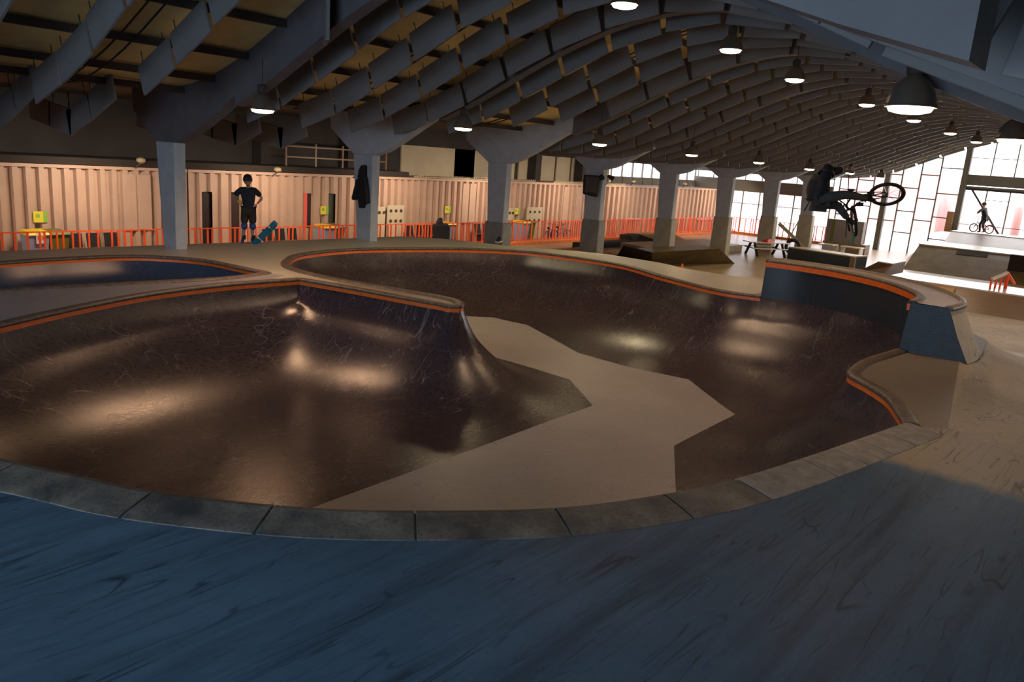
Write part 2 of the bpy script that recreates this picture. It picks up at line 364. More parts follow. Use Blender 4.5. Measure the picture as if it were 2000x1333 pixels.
# lower part of the end wall left of the vault's foot
e3 = struct(MB().box((XW, 19.3, FL), (XW+.02, 30, 1.45)).box((XW, 19.3, 2.3), (XW+.02, 30, 2.75)).build('window_4', M_glass))
m1 = MB()
for k in range(9): m1.box((XW-.05, 19.3+k*1.3, FL), (XW+.05, 19.37+k*1.3, 1.45)); m1.box((XW-.05, 19.3+k*1.3, 2.3), (XW+.05, 19.35+k*1.3, 2.75))
m1.box((XW-.03, 19.3, .55), (XW+.03, 30, .6)); m1.build('mullion', M_mull, e3)
struct(MB().box((XW-.1, 19.3, 1.45), (XW+.1, 30, 2.3)).box((XW-.02, 19.3, 2.75), (XW+.1, 30.2, 4.2)).build('trim_3', M_gbeam))
# outside: street with buildings
ext = struct(MB().box((XW+.4, -60, FL-.25), (120, 100, FL-.1)).build('ground', M_pale))
for i, (y0, y1, h, mm_) in enumerate(((-14, 4, 3.6, M_brick), (5, 12, 2.2, M_pale), (13, 18, 1.6, M_brick), (20, 30, 4.2, M_brick), (34, 60, 2.5, M_pale))):
    x = 84+i*2
    b = thing('building', ['red building seen through the right end window', 'pale low building outside the end wall', 'small red building outside beside the steel post', 'tall red building outside behind the rider', 'pale building outside, seen past the columns'][i], 'building', (x, (y0+y1)/2, FL-.1))
    hw = (y1-y0)/2
    MB().box((0, -hw, 0), (8, hw, h+1.6)).build('facade', mm_, b)
    for k in range(int(hw)):
        MB().box((-.05, -hw+.6+k*2, 1.0), (.0, -hw+1.6+k*2, 2.3)).build('window', M_pale if mm_ is M_brick else M_glass, b)
# purlins, tie rods
for j, d in enumerate(np.linspace(-9.3, 9.3, 15)):
    y = YC+d; z = zroof(y)-.09
    o = MB().box((-9, y-.05, z-.08), (XW, y+.05, z+.06)).build('purlin', M_purl)
    tag(o, 'dark purlin running the length of the hall under the ceiling, %s from the right side' % ORD[j], 'purlin', 'purlins under the vault')
k = 0
for x in list(np.arange(-2.4, 30, 2.95)):
    for dx in (0, .28):
        pts = [Vector((x+dx, y, zroof(y)-.2)) for y in np.linspace(YC-SW, YC+SW, 27)]
        o = MB().path(pts, .018, 5).build('tie_rod', M_wire)
        tag(o, 'thin black conduit across the vault, %s one of the %s pair' % ('left' if dx == 0 else 'right', ORD[k//2]), 'conduit', 'conduits across the vault'); k += 1
# ribs and columns
XR = [9.08+5.9*i for i in range(-2, 8)]
for i, x in enumerate(XR):
    if i >= 2:
        n = i-2
        lab = ['blue-grey concrete column nearest the left edge, standing on the deck', 'concrete column with a black jacket hung on it', 'concrete column with grey padding and a shoe at its foot', 'concrete column with a black loudspeaker high on it',
               'padded column behind the low wedge ramp', 'padded column at the right end of the wedge ramp', 'padded column behind the picnic table', 'padded column farthest back, beside the leaning pole'][n]
    else: lab = 'concrete column at the left of the camera, %s' % ('behind it' if i == 0 else 'beside it')
    t = thing('column', lab, 'column', (x, 18.3, 0))
    zf = -0.02 if i in (2, 3) else FL
    MB().hexa([(0, 0, zf), (.28, 0, zf), (.28, .62, zf), (0, .62, zf)], [(0, -.02, 2.5), (.28, -.02, 2.5), (.28, .88, 2.5), (0, .88, 2.5)]).build('shaft', M_col, t, bevel=.02)
    e_ = 0 if i <= 2 else .14
    cap = [(-.02, 2.5), (.88, 2.5), (2.0, 3.2), (2.05, 3.74), (0.3, 3.74)]+[(y-18.3, zroof(y)+.01) for y in (17.5, 16.8, 16.2, 15.6)]+[(-2.7, 3.58+e_), (-2.0, 3.22+e_), (-1.2, 2.88+e_*.5), (-.5, 2.62)]
    MB().prism(cap, 'x', 0, .28).build('capital', M_col if i > 2 else M_rib, t)
    if i >= 4:
        pm = M_padg if i < 6 else M_pad
        MB().hexa([(-.12, -.14, FL), (.42, -.14, FL), (.42, .78, FL), (-.12, .78, FL)], [(-.08, -.1, .46), (.38, -.1, .46), (.38, .78, .46), (-.08, .78, .46)]).build('padding', pm, t, bevel=.04, label='soft padding wrapped around the foot of the column')
    r = []
    for y in np.linspace(15.95, YC-(15.95-YC), 31): r.append((y, zb(y)-.02))
    for y in np.linspace(YC-(15.95-YC)-.0, 15.95, 31): r.append((y, zroof(y)+.02))
    full = [(y, zb(y)+(.1 if i > 2 else -.08)) for y in np.linspace(15.6, .7, 33)]+[(y, zroof(y)+.02) for y in np.linspace(.7, 15.6, 33)]
    o = MB().prism(full, 'x', x, x+.28).build('arch_rib', M_rib)
    tag(o, 'grey concrete arch rib springing from the %s column from the left' % (ORD[i-2] if i > 1 else ('rearmost', 'left-hand near')[i]), 'arch rib', 'arch ribs of the vault')
# ------------------------------------------------------------------ hanging boards
BL, BH, BT = 1.30, .58, .05
bp_me = MB().box((-BT/2, -BL/2, 0), (BT/2, BL/2, BH)).build('acoustic_baffle', M_baf, bevel=.008)
wire_o = [MB().bar((0, s, BH), (0, s, BH+.36), .006).build('hanging_wire', M_wire) for s in (-.45, .45)]
spots = []
def put(x, y, z, rx, rowname, wire): spots.append((x, y, z, rx, rowname, wire))
def slope(y):
    e = .02; return math.atan2(zb(y+e)-zb(y-e), 2*e)
rows = [8.72+1.475*k for k in range(-7, 33)]
for ri, x in enumerate(rows):
    kk = ri-7
    if x > 56: break
    ytop = 17.0
    if kk == -1: ytop = 15.75
    if kk == 0: continue
    if kk == 5: ytop = 16.4
    if kk == 6: ytop = 15.3
    if kk == 7: ytop = 14.7
    if kk == 8: ytop = 14.0
    if kk >= 9: ytop = 21.5
    off = (ri*0.37) % .5
    y = ytop-off*(0 if kk < 9 else 1); jj = 0
    while y > -2.5:
        a = slope(y-.6) if y < 19 else 0
        dy = (BL+.12)*math.cos(a); ym = y-dy/2; a = slope(ym)
        if ym > YC+SW: a = 0
        if ym < YC-SW: a = 0
        put(x, ym, zb(ym)+random.uniform(-.02, .02), a+random.uniform(-.025, .025), (kk, jj), x < 22); jj += 1
        y -= dy
# boards over the side aisle: shallow V rows
for x in (3.1, 4.5, 5.95, 7.4, 10.0, 11.5, 12.9):
    for jj, (ya, za, yb_, zb_) in enumerate(((17.35, 3.3, 18.5, 2.88), (18.55, 2.86, 19.7, 2.5), (19.75, 2.5, 20.9, 2.64), (20.95, 2.66, 22.1, 2.8))):
        if x > 9 and ya < 18: continue
        put(x, (ya+yb_)/2, (za+zb_)/2, math.atan2(zb_-za, yb_-ya), 'aisle', 10+jj)
camp = Vector((0, 0, EYE))
def vis(p):
    v = Vector(p)-camp; c = v.x*AX+v.y*AY+v.z*AZ
    if c[2] < .5: return False
    px = 1000+FPX*c[0]/c[2]; py = 666.5+FPX*c[1]/c[2]; mr = FPX*1.0/c[2]
    return -mr < px < 2000+mr and -mr < py < 1333+mr
order = sorted([s for s in spots if vis(s[:3]) and not (s[0] < 4.0 and s[1] < 4)], key=lambda s: (Vector(s[:3])-camp).length)
first = True
nb = 0
for s in order[:296]:
    o = bp_me if first else bp_me.copy()
    if not first: C.objects.link(o)
    first = False
    o.location = s[:3]; o.rotation_euler = (s[3], 0, 0)
    if s[4] == 'aisle': tag(o, 'dark grey acoustic board, %s in the %s V-shaped row over the side aisle' % (('near slope', 'near foot', 'far foot', 'far slope')[s[5]-10], ORD[[3.1, 4.5, 5.95, 7.4, 10.0, 11.5, 12.9].index(s[0])]), 'acoustic baffle', 'acoustic boards over the side aisle')
    else:
        kk, jj = s[4]
        if kk < 0: lab = 'grey acoustic board, %s from left end of the %s row before first arch rib' % (ORD[jj], ORD[-kk-1])
        else: lab = 'grey acoustic board, %s from left end, %s row past %s arch rib' % (ORD[jj], ORD[kk % 4 - 1] if kk % 4 else 'fourth', ORD[(kk-1)//4])
        tag(o, lab, 'acoustic baffle', 'acoustic boards under the vault')
    if s[5] and nb < 110:
        for w0 in wire_o:
            wv = w0 if nb == 0 else w0.copy()
            if nb: C.objects.link(wv)
            wv.parent = o
        nb += 1
rest = MB()
for s in order[296:]+[q for q in spots if not vis(q[:3]) and -3 < q[0] < 12 and not (q[0] < 4.4 and q[1] < 4)]:
    cs, sn = math.cos(s[3]), math.sin(s[3])
    def T(y, z): return (s[1]+y*cs-z*sn, s[2]+y*sn+z*cs)
    q = [T(-BL/2, 0), T(BL/2, 0), T(BL/2, BH), T(-BL/2, BH)]
    rest.prism(q, 'x', s[0]-BT/2, s[0]+BT/2)
tag(rest.build('acoustic_baffles', M_baf), 'far rows of grey acoustic boards under the vault towards the end wall', 'acoustic baffle', 'acoustic boards under the vault', 'stuff')
# one board hung askew by the first rib
a = gd(634, 0, 13.6); b_ = gd(640, 78, 13.6)
o = MB().box((-.03, 0, 0), (.03, .9, .95)).build('acoustic_baffle', M_baf); o.location = (b_.x, b_.y, b_.z); o.rotation_euler = (0, 0, math.radians(-33))
tag(o, 'lone grey panel hung askew, seen edge-on beside the first arch rib', 'panel')
# ------------------------------------------------------------------ pendant lamps
def make_lamp(label, group):
    t = thing('pendant_lamp', label, 'pendant lamp', group=group)
    R = .24
    sh = MB().lathe([(R, 0), (R-.004, .02), (R*.93, .09), (R*.8, .17), (R*.6, .24), (R*.36, .29), (.06, .31), (.0, .31)], n=28)
    sh.lathe([(R-.012, .0), (R*.9, .09), (R*.76, .165), (R*.55, .225), (.0, .27)], n=28)
    sh.lathe([(R+.006, -.012), (R+.006, .012), (R-.012, .012), (R-.012, -.012), (R+.006, -.012)], n=28).build('lamp_shade', M_shade, t, smooth=True)
    MB().lathe([(.0, .30), (.085, .30), (.095, .33), (.095, .44), (.06, .47), (.0, .47)], n=16).build('gear_housing', M_purl, t, smooth=True)
    MB().bar((0, 0, .46), (0, 0, .95), .008, n=6).build('cord', M_wire, t)
    g = MB().lathe([(.0, -.075), (R*.5, -.07), (R*.82, -.05), (R-.02, -.004), (R-.03, .03), (.0, .1)], n=28).build('lamp_glass', M_lampw, t, smooth=True)
    return t
lamps = []
row1 = [(513, 214), (905, 250), (1171, 281), (1351, 302), (1482, 317), (1581, 330), (1660, 338), (1720, 347)]
row2 = [(1220, 8), (1427, 97), (1552, 155), (1693, 204), (1785, 235), (1856, 260), (1907, 277)]
row3 = [(1778, 208), (1978, 272)]
G1 = 'pendant lamps hanging along the left side'; G2 = 'pendant lamps hanging along the crown'; G3 = 'pendant lamps hanging along the right side'
L1 = ['leftmost pendant lamp, metal bell shade, hanging before the first rib', 'second pendant lamp of the left line, above the pale wall panels', 'third pendant lamp of the left line, above the loudspeaker column', 'fourth pendant lamp of the left line', 'fifth pendant lamp of the left line', 'sixth pendant lamp of the left line, just left of the airborne rider', 'seventh pendant lamp of the left line, by the rider\'s raised hand', 'last pendant lamp of the left line, above the bicycle wheel']
L2 = ['brightest pendant lamp, cut by the top edge of the photo', 'second pendant lamp under the crown, below the big overhead boards', 'third pendant lamp under the crown', 'fourth pendant lamp under the crown, left of the large near shade', 'fifth pendant lamp under the crown, just below the large near shade', 'sixth pendant lamp under the crown', 'seventh pendant lamp under the crown, beside the glazed gable']
L3 = ['largest pendant lamp, dark metal bell shade near the right', 'large pendant lamp cut by the right edge of the photo']
proto = make_lamp(L1[0], G1); lampdone = False
LES = []
for c_, e_ in (((1, .80, .46), 240), ((1, .64, .38), 270), ((1, .62, .38), 70), ((1, .56, .32), 330)):
    LE = bpy.data.lights.new('pendant_light', 'SPOT'); LE.energy = e_; LE.color = c_; LE.spot_size = math.radians(152); LE.spot_blend = .6; LE.shadow_soft_size = .22; LE.specular_factor = 2.4; LE.diffuse_factor = .72; LES.append(LE)
for rw, yv, labs, g in ((row1, 14.2, L1, G1), (row2, 8.1, L2, G2), (row3, 2.4, L3, G3)):
    for i, p in enumerate(rw):
        q = gy(p[0], p[1], yv)
        t = proto if not lampdone else dup(proto)
        lampdone = True; t.location = q; t['label'] = labs[i]; t['group'] = g
        lo = bpy.data.objects.new('pendant_light', LES[3 if labs is L1 and i == 0 else (L1, L2, L3).index(labs)]); C.objects.link(lo); lo.location = (q.x, q.y, q.z-.09)
# ------------------------------------------------------------------ bowl outline
def cat(pts, step=.07):
    P = [Vector(p).to_2d() if len(p) > 2 else Vector(p) for p in pts]
    P = [P[0]*2-P[1]]+P+[P[-1]*2-P[-2]]; out = []
    for i in range(1, len(P)-2):
        n = max(2, int((P[i+1]-P[i]).length/step))
        for k in range(n):
            t = k/n; a, b, c, d = P[i-1], P[i], P[i+1], P[i+2]
            out.append(.5*((2*b)+(c-a)*t+(2*a-5*b+4*c-d)*t*t+(3*b-a-3*c+d)*t**3))
    out.append(P[-2].copy()); return out
def g2(l): return [gz(x, y, 0).to_2d() for x, y in l]
near = [(2.2, 11.3), (1.35, 10.1), (1.3, 8.6)]+[tuple(p) for p in g2([(0, 905), (150, 938), (300, 970), (570, 1000), (810, 1008), (1100, 1001), (1320, 971), (1450, 941), (1600, 893), (1772, 832)])]
lip = g2([(1772, 832), (1740, 785), (1700, 757), (1672, 742), (1661, 734), (1664, 724), (1690, 706), (1755, 685)])
exta = g2([(1755, 685)])+[Vector(p) for p in ((15.2, 3.45), (16.0, 3.85), (16.8, 4.55), (17.3, 5.4), (17.5, 6.3), (17.42, 7.2))]
back = [Vector((17.42, 7.2))]+g2([(1400, 568), (1300, 543), (1200, 516), (1050, 495), (950, 488.5), (850, 486.5), (700, 488), (600, 497), (566, 509)])+[Vector((9.95, 14.75)), Vector((9.95, 13.3)), Vector((10.25, 12.0)), Vector((10.55, 10.6)), Vector((10.45, 10.05)), Vector((10.16, 9.82))]
tong = [Vector((10.16, 9.82)), Vector((9.98, 9.95))]+g2([(865, 597), (800, 585.5), (700, 567), (585, 547)])
leftc = g2([(585, 547), (450, 557), (300, 575), (150, 603), (0, 637)])+[Vector((2.2, 11.3))]
secs = [('near', cat(near)), ('lip', cat(lip)), ('ext', cat(exta)), ('back', cat(back)), ('tongue', cat(tong)), ('left', cat(leftc))]
ring = []
for n_, s in secs: ring += s[:-1]
pool = cat([tuple(p) for p in ([Vector((1.5, 16.6)), Vector((3.2, 17.2))]+g2([(0, 515), (100, 508), (240, 502), (330, 504.5), (400, 511), (470, 525)])+[Vector((9.05, 14.45))])])
pool2 = cat([Vector((9.05, 14.45))]+g2([(440, 544), (300, 552), (100, 562), (0, 568)])+[Vector((2.6, 14.5)), Vector((1.0, 14.6)), Vector((.7, 15.6)), Vector((1.5, 16.6))])
poolr = pool[:-1]+pool2[:-1]
def inside(pts, poly):
    x = pts[:, 0]; y = pts[:, 1]; r = np.zeros(len(pts), bool); P = np.array([tuple(p) for p in poly]); j = len(P)-1
    for i in range(len(P)):
        c = ((P[i, 1] > y) != (P[j, 1] > y)); den = (P[j, 1]-P[i, 1]) or 1e-12
        r ^= c & (x < (P[j, 0]-P[i, 0])*(y-P[i, 1])/den+P[i, 0]); j = i
    return r
def dist(pts, poly):
    P = np.array([tuple(p) for p in poly]); Q = np.roll(P, -1, 0); best = np.full(len(pts), 1e9)
    for a, b in zip(P, Q):
        d = b-a; L = max(d@d, 1e-12); t = np.clip(((pts-a)@d)/L, 0, 1)
        e = pts-(a+t[:, None]*d); best = np.minimum(best, (e*e).sum(1))
    return np.sqrt(best)
def normals(poly, closed=True):
    n = len(poly); out = []
    for i in range(n):
        a = poly[(i-1) % n] if closed or i > 0 else poly[i]; b = poly[(i+1) % n] if closed or i < n-1 else poly[i]
        d = (Vector(b)-Vector(a)).normalized(); out.append(Vector((-d.y, d.x)))
    return out
def area2(P): return sum(P[i][0]*P[(i+1) % len(P)][1]-P[(i+1) % len(P)][0]*P[i][1] for i in range(len(P)))
CCW = 1 if area2(ring) > 0 else -1
def bowl_mesh(poly, D, R, zones, grid=.28):
    dm = math.sqrt(R*R-(R-D)**2); sgn = 1 if area2(poly) > 0 else -1
    N = normals(poly); B = np.array([tuple(p) for p in poly]); NN = np.array([tuple(v) for v in N])*sgn
    pts = [B]; edges = [(i, (i+1) % len(B)) for i in range(len(B))]
    ds = [dm-R*math.sin(t) for t in np.linspace(math.asin(dm/R), 0, 17)][1:]
    for d in ds:
        q = B+NN*d; ok = inside(q, poly); q = q[ok]; dd = dist(q, poly); q = q[dd > d-.012]
        if d > .9: q = q[::2]
        pts.append(q)
    x0, y0 = B.min(0); x1, y1 = B.max(0)
    gxx, gyy = np.meshgrid(np.arange(x0, x1, grid), np.arange(y0, y1, grid)); q = np.stack([gxx.ravel(), gyy.ravel()], 1)
    q = q[inside(q, poly)]; dd = dist(q, poly); pts.append(q[dd > dm+.15])
    allp = np.concatenate(pts)
    keep = list(range(len(B))); seen = {}
    for i in range(len(B), len(allp)):
        k = (round(allp[i, 0]/.03), round(allp[i, 1]/.03))
        if k not in seen: seen[k] = 1; keep.append(i)
    allp = allp[keep]
    vc = [Vector(p) for p in allp]
    for z in zones:
        o = len(vc)
        for i in range(len(z)):
            a = Vector(z[i]); b = Vector(z[(i+1) % len(z)]); n = max(1, int((b-a).length/.15))
            for k in range(n): vc.append(a.lerp(b, k/n))
        m_ = len(vc)-o
        edges += [(o+k, o+(k+1) % m_) for k in range(m_)]
    vo, eo, fo, *_ = delaunay_2d_cdt(vc, edges, [], 0, 1e-4)
    P = np.array([tuple(v) for v in vo]); fo = [f for f in fo]
    cen = np.array([P[list(f)].mean(0) for f in fo]); ins = inside(cen, poly)
    def zex(q):
        dd = dist(q, poly); sg_ = np.where(inside(q, poly), 1., -1.); sl = dm/(R-D)
        return dd, np.where(sg_ > 0, np.where(dd < dm, -D+R-np.sqrt(np.maximum(R*R-(dm-np.minimum(dd, dm))**2, 0)), -D), dd*sl)
    gs = .09; gx0, gy0 = B.min(0)-1.5; nx = int((B[:, 0].max()+1.5-gx0)/gs)+1; ny = int((B[:, 1].max()+1.5-gy0)/gs)+1
    GX, GY = np.meshgrid(gx0+np.arange(nx)*gs, gy0+np.arange(ny)*gs, indexing='ij')
    dg, zg = zex(np.stack([GX.ravel(), GY.ravel()], 1)); zg = np.minimum(zg, .6).reshape(nx, ny); dgi = dg.reshape(nx, ny)
    kk_ = np.exp(-.5*(np.arange(-14, 15)*gs/.42)**2); kk_ /= kk_.sum(); zp = np.pad(zg, 14, 'edge')
    zp = np.apply_along_axis(lambda v: np.convolve(v, kk_, 'valid'), 0, zp); zp = np.apply_along_axis(lambda v: np.convolve(v, kk_, 'valid'), 1, zp)
    w_ = np.clip((dgi-.06)/.5, 0, 1); w_ = w_*w_*(3-2*w_); ins_g = inside(np.stack([GX.ravel(), GY.ravel()], 1), poly).reshape(nx, ny); w_ = np.where(ins_g, w_, 0)
    zf_ = zg*(1-w_)+zp*w_
    def samp(A, q):
        u = np.clip((q[:, 0]-gx0)/gs, 0, nx-1.001); v = np.clip((q[:, 1]-gy0)/gs, 0, ny-1.001); i = u.astype(int); j = v.astype(int); a = u-i; b = v-j
        return A[i, j]*(1-a)*(1-b)+A[i+1, j]*a*(1-b)+A[i, j+1]*(1-a)*b+A[i+1, j+1]*a*b
    d, ze = zex(P); wv_ = np.clip((d-.06)/.5, 0, 1); wv_ = wv_*wv_*(3-2*wv_)
    z = np.where(d < .06, ze, ze*(1-wv_)+samp(zp, P)*wv_); z[:len(B)] = 0
    gxa, gya = np.gradient(zf_, gs)
    nrm = np.stack([-samp(gxa, P), -samp(gya, P), np.ones(len(P))], 1); nrm /= np.linalg.norm(nrm, axis=1)[:, None]
    # at the rim take the profile's own slope
    rim = d < .3; eps = .02
    zx = (zex(P+[eps, 0])[1]-zex(P-[eps, 0])[1])/(2*eps); zy = (zex(P+[0, eps])[1]-zex(P-[0, eps])[1])/(2*eps)
    n2 = np.stack([-zx, -zy, np.ones(len(P))], 1); n2 /= np.linalg.norm(n2, axis=1)[:, None]
    t_ = np.clip((d-.05)/.25, 0, 1)[:, None]; nrm = n2*(1-t_)+nrm*t_; nrm /= np.linalg.norm(nrm, axis=1)[:, None]
    zz = [np.zeros(len(fo), bool)]
    for zn in zones: zz.append(inside(cen, zn))
    fl = np.logical_or.reduce(zz)
    res = []
    for want in (False, True):
        fs = [tuple(f) for f, i_, w_ in zip(fo, ins, fl) if i_ and w_ == want]
        used = sorted({i for f in fs for i in f}); mp = {u: k for k, u in enumerate(used)}
        b = MB(); b.v = [(P[u, 0], P[u, 1], float(z[u])) for u in used]; b.f = [tuple(mp[i] for i in f) for f in fs]; b.nrm = [tuple(nrm[u]) for u in used]; res.append(b)
    return res
D = 1.6-.01
zA = [gz(x, y, -1.59).to_2d() for x, y in [(1158, 793), (1112, 742), (950, 697)]]
floor_zone = [gz(575, 1000, -1.59).to_2d()+Vector((-1.3, -.1)), zA[0], zA[1], zA[2], Vector((12.6, 12.9))]+[gz(x, y, -1.59).to_2d() for x, y in [(905, 620), (965, 622), (1030, 635), (1130, 690), (1230, 718), (1345, 742), (1436, 812), (1316, 872), (1320, 963)]]+[Vector((8.3, 3.9)), Vector((6.0, 4.4)), Vector((4.3, 5.6))]
bw = thing('skate_bowl', 'large kidney-shaped skate bowl, dark painted walls and pale floor', 'skate bowl')
a_, b2 = bowl_mesh(ring, 1.59, 2.3, [floor_zone])
a_.build('bowl_wall', M_wall, bw, smooth=True); b2.build('bowl_floor', M_flat, bw, smooth=True, label='pale painted flat bottom with angular edges')
pl = thing('skate_pool', 'narrow blue skate pool behind the bowl at the left edge', 'skate bowl')
a_, b2 = bowl_mesh(poolr, 1.3, 2.0, [], .4)
a_.build('bowl_wall', M_wall2, pl, smooth=True)
# edge strips: sweep a profile (u outwards from the bowl, z) along a polyline
def sweep(pts, prof, closed=False, sgn=1, z0=None):
    N = normals(pts, closed); V = []; F = []; k = len(prof)
    for i, (p, n) in enumerate(zip(pts, N)):
        zz = z0 if z0 is not None else 0
        for (u, z) in prof: q = Vector(p)-n*u*sgn; V.append((q.x, q.y, z+zz))
    m_ = len(pts)
    for i in range(m_ if closed else m_-1):
        j = (i+1) % m_
        for q in range(k): F.append((i*k+q, j*k+q, j*k+(q+1) % k, i*k+(q+1) % k))
    if not closed: F += [tuple(range(k)), tuple((m_-1)*k+q for q in range(k))]
    return MB().add(V, F)
band = [(.02, -.12), (-.035, -.115), (-.03, -.012), (.02, -.01)]
roll = [(.03, -.02), (-.045, -.02), (-.05, .012), (-.025, .035), (.04, .042), (.13, .03), (.16, .0), (.16, -.02)]
names = {'near': 'bright orange band under the near coping', 'lip': 'bright orange band', 'back': 'orange band', 'tongue': 'bright orange band on the tongue', 'left': 'bright orange band'}
for n_, s in secs:
    if n_ == 'ext': continue
    sweep(s, band, sgn=CCW).build('painted_band', M_orange, bw, label=names[n_])
    if n_ != 'near': sweep(s, roll, sgn=CCW).build('coping', M_cope, bw, smooth=True)
PS = 1 if area2(poolr) > 0 else -1
sweep(poolr, band, True, PS).build('painted_band', M_orange, pl, label='orange band'); sweep(poolr, roll, True, PS).build('coping', M_cope, pl, smooth=True)
# coping blocks along the near edge
s = secs[0][1]; blk = [(.02, -.06), (-.05, -.06), (-.055, -.01), (-.03, .03), (.04, .045), (.30, .022), (.40, .006), (.40, -.03)]
cuts = []
for px, py in ((40, 915), (300, 970), (535, 998), (810, 1008), (1078, 1002), (1295, 975), (1440, 943), (1565, 903), (1625, 884), (1675, 867), (1722, 850)):
    q = gz(px, py, 0).to_2d(); cuts.append(min(range(len(s)), key=lambda i: (s[i]-q).length))
i0 = min(range(len(s)), key=lambda i: abs(i-cuts[0]+30))
cuts = [max(0, cuts[0]-45), max(0, cuts[0]-24)]+cuts+[len(s)-1]
for i in range(len(cuts)-1):
    seg = s[cuts[i]:cuts[i+1]+1]
    if len(seg) < 3: continue
    seg = [p.copy() for p in seg]; dd = (seg[1]-seg[0]).normalized(); seg[0] = seg[0]+dd*.008; dd = (seg[-2]-seg[-1]).normalized(); seg[-1] = seg[-1]+dd*.008
    pale = i in (8,) or i >= len(cuts)-5
    sweep(seg, blk, sgn=CCW).build('coping_block', M_blockpale if pale else M_block, bw, smooth=False, bevel=.006, label='paler worn concrete block' if pale else None)
sweep(s, [(.03, -.05), (-.03, -.05), (-.035, .0), (.03, .03), (.3, .012), (.39, -.002), (.39, -.03)], sgn=CCW).build('coping_bed', M_joint, bw)
# ------------------------------------------------------------------ deck around the bowl
edge_far = g2([(987, 480), (1130, 491), (1187, 497), (1287, 513), (1350, 527), (1420, 538), (1495, 546)])
plat_r = [gz(1875, 700, 0).to_2d(), gz(1852, 836, 0).to_2d()]
q_c = gz(2110, 930, 0).to_2d()
outer = [Vector((-6, -5.5)), Vector((q_c.x, -5.5)), q_c, plat_r[1], plat_r[0], Vector((15.3, 2.3)), Vector((17.0, 2.5)), Vector((18.8, 3.6)), Vector((19.8, 5.6)), Vector((20.3, 7.4))]+list(reversed(edge_far))+[gz(872, 467, 0).to_2d(), Vector((16.9, 19.1)), Vector((14.8, 19.1)), Vector((3, 19.1)), Vector((-6, 19.1))]
def deck_mesh(outer, holes, cutpolys):
    vc = []; edges = []
    for poly in [outer]+holes+cutpolys:
        o = len(vc); vc += [Vector(p) for p in poly]; edges += [(o+k, o+(k+1) % len(poly)) for k in range(len(poly))]
    gxx, gyy = np.meshgrid(np.arange(-6, 21, 1.0), np.arange(-5, 19, 1.0)); vc += [Vector(p) for p in np.stack([gxx.ravel(), gyy.ravel()], 1)]
    vo, eo, fo, *_ = delaunay_2d_cdt(vc, edges, [], 0, 1e-4)
    P = np.array([tuple(v) for v in vo]); cen = np.array([P[list(f)].mean(0) for f in fo])
    ok = inside(cen, outer)
    for h in holes: ok &= ~inside(cen, h)
    cl = np.zeros(len(fo), int)
    for k, c in enumerate(cutpolys): cl[inside(cen, c)] = k+1
    out = []
    for k in range(len(cutpolys)+1):
        fs = [tuple(f) for f, a, b in zip(fo, ok, cl) if a and b == k]; used = sorted({i for f in fs for i in f}); mp = {u: j for j, u in enumerate(used)}
        b = MB(); b.v = [(P[u, 0], P[u, 1], 0.) for u in used]; b.f = [tuple(mp[i] for i in f) for f in fs]; out.append(b)
    return out
lipend = gz(1772, 832, 0).to_2d()
farz = [Vector((-6.5, 11.0)), Vector((1.2, 11.0)), Vector((2.3, 11.2)), Vector((10, 13)), Vector((14, 10)), Vector((17, 7.5)), Vector((21.5, 7.5)), Vector((21.5, 19.6)), Vector((-6.5, 19.6))]
platz = [lipend+Vector((-.02, -.02)), plat_r[1]+Vector((.0, -.05)), plat_r[1]+Vector((9, -.3)), Vector((21, 7.45)), Vector((15, 7.45)), Vector((13, 5))]
dk = thing('skate_deck', 'raised deck around the bowls, slate blue paint in front', 'deck')
stripz = [Vector((-6.4, 11.1)), Vector((2.3, 11.3)), Vector((8.6, 13.6)), Vector((9.3, 14.1)), Vector((9.0, 14.6)), Vector((8, 15.2)), Vector((-6.4, 14.8))]
dm_ = deck_mesh(outer, [ring, poolr], [farz, platz, stripz])
dm_[3].build('deck_surface', M_strip, dk, label='deck strip between the bowls, pale lilac reflection painted in')
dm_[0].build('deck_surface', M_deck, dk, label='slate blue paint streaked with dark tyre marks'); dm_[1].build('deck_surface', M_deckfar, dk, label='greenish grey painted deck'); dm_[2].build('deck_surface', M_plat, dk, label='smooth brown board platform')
sk = MB()
for i in range(len(outer)):
    a = outer[i]; b = outer[(i+1) % len(outer)]
    if i in (2, 3): continue
    sk.add([(a.x, a.y, 0), (b.x, b.y, 0), (b.x, b.y, FL), (a.x, a.y, FL)], [(0,1,2,3)])
sk.build('deck_side', M_brown, dk)
# concrete bank to the right of the platform
nearl = [Vector((q_c.x, -5.9)), q_c, plat_r[1], plat_r[0], Vector((15.3, 2.3)), Vector((17.0, 2.5)), Vector((18.8, 3.6)), Vector((19.6, 5.4))]
farl = [Vector((30, -6)), Vector((31, -2)), Vector((32.0, 1.5)), Vector((32.2, 3.5)), Vector((32.5, 5.2)), Vector((32.6, 6.2)), Vector((32.7, 7.2))]
farl = [Vector((23.6, -5.95)), Vector((24.0, -5.9)), Vector((24.6, -3)), Vector((25, 0)), Vector((25.5, 2.0)), Vector((26, 4)), Vector((26.3, 6)), Vector((26.5, 8))]
V = []; F = []; nn = 14
for a, b in zip(nearl, farl):
    for k in range(nn+1):
        t = k/nn; p = a.lerp(b, t); sg = t*t*(3-2*t)*.35+t*.65; V.append((p.x, p.y, FL*sg+.004*(k == nn)))
for i in range(len(nearl)-1):
    for k in range(nn): j = i*(nn+1)+k; F.append((j, j+1, j+nn+2, j+nn+1))
V += [(24, -6, FL+.004), (32.9, -6, FL+.004), (32.9, 8, FL+.004), (26.5, 8, FL+.004)]; F.append((len(V)-4, len(V)-3, len(V)-2, len(V)-1))
tag(MB().add(V, F).build('concrete_bank', M_conc, smooth=True), 'scuffed pale concrete bank falling away at the right of the bowl', 'bank')
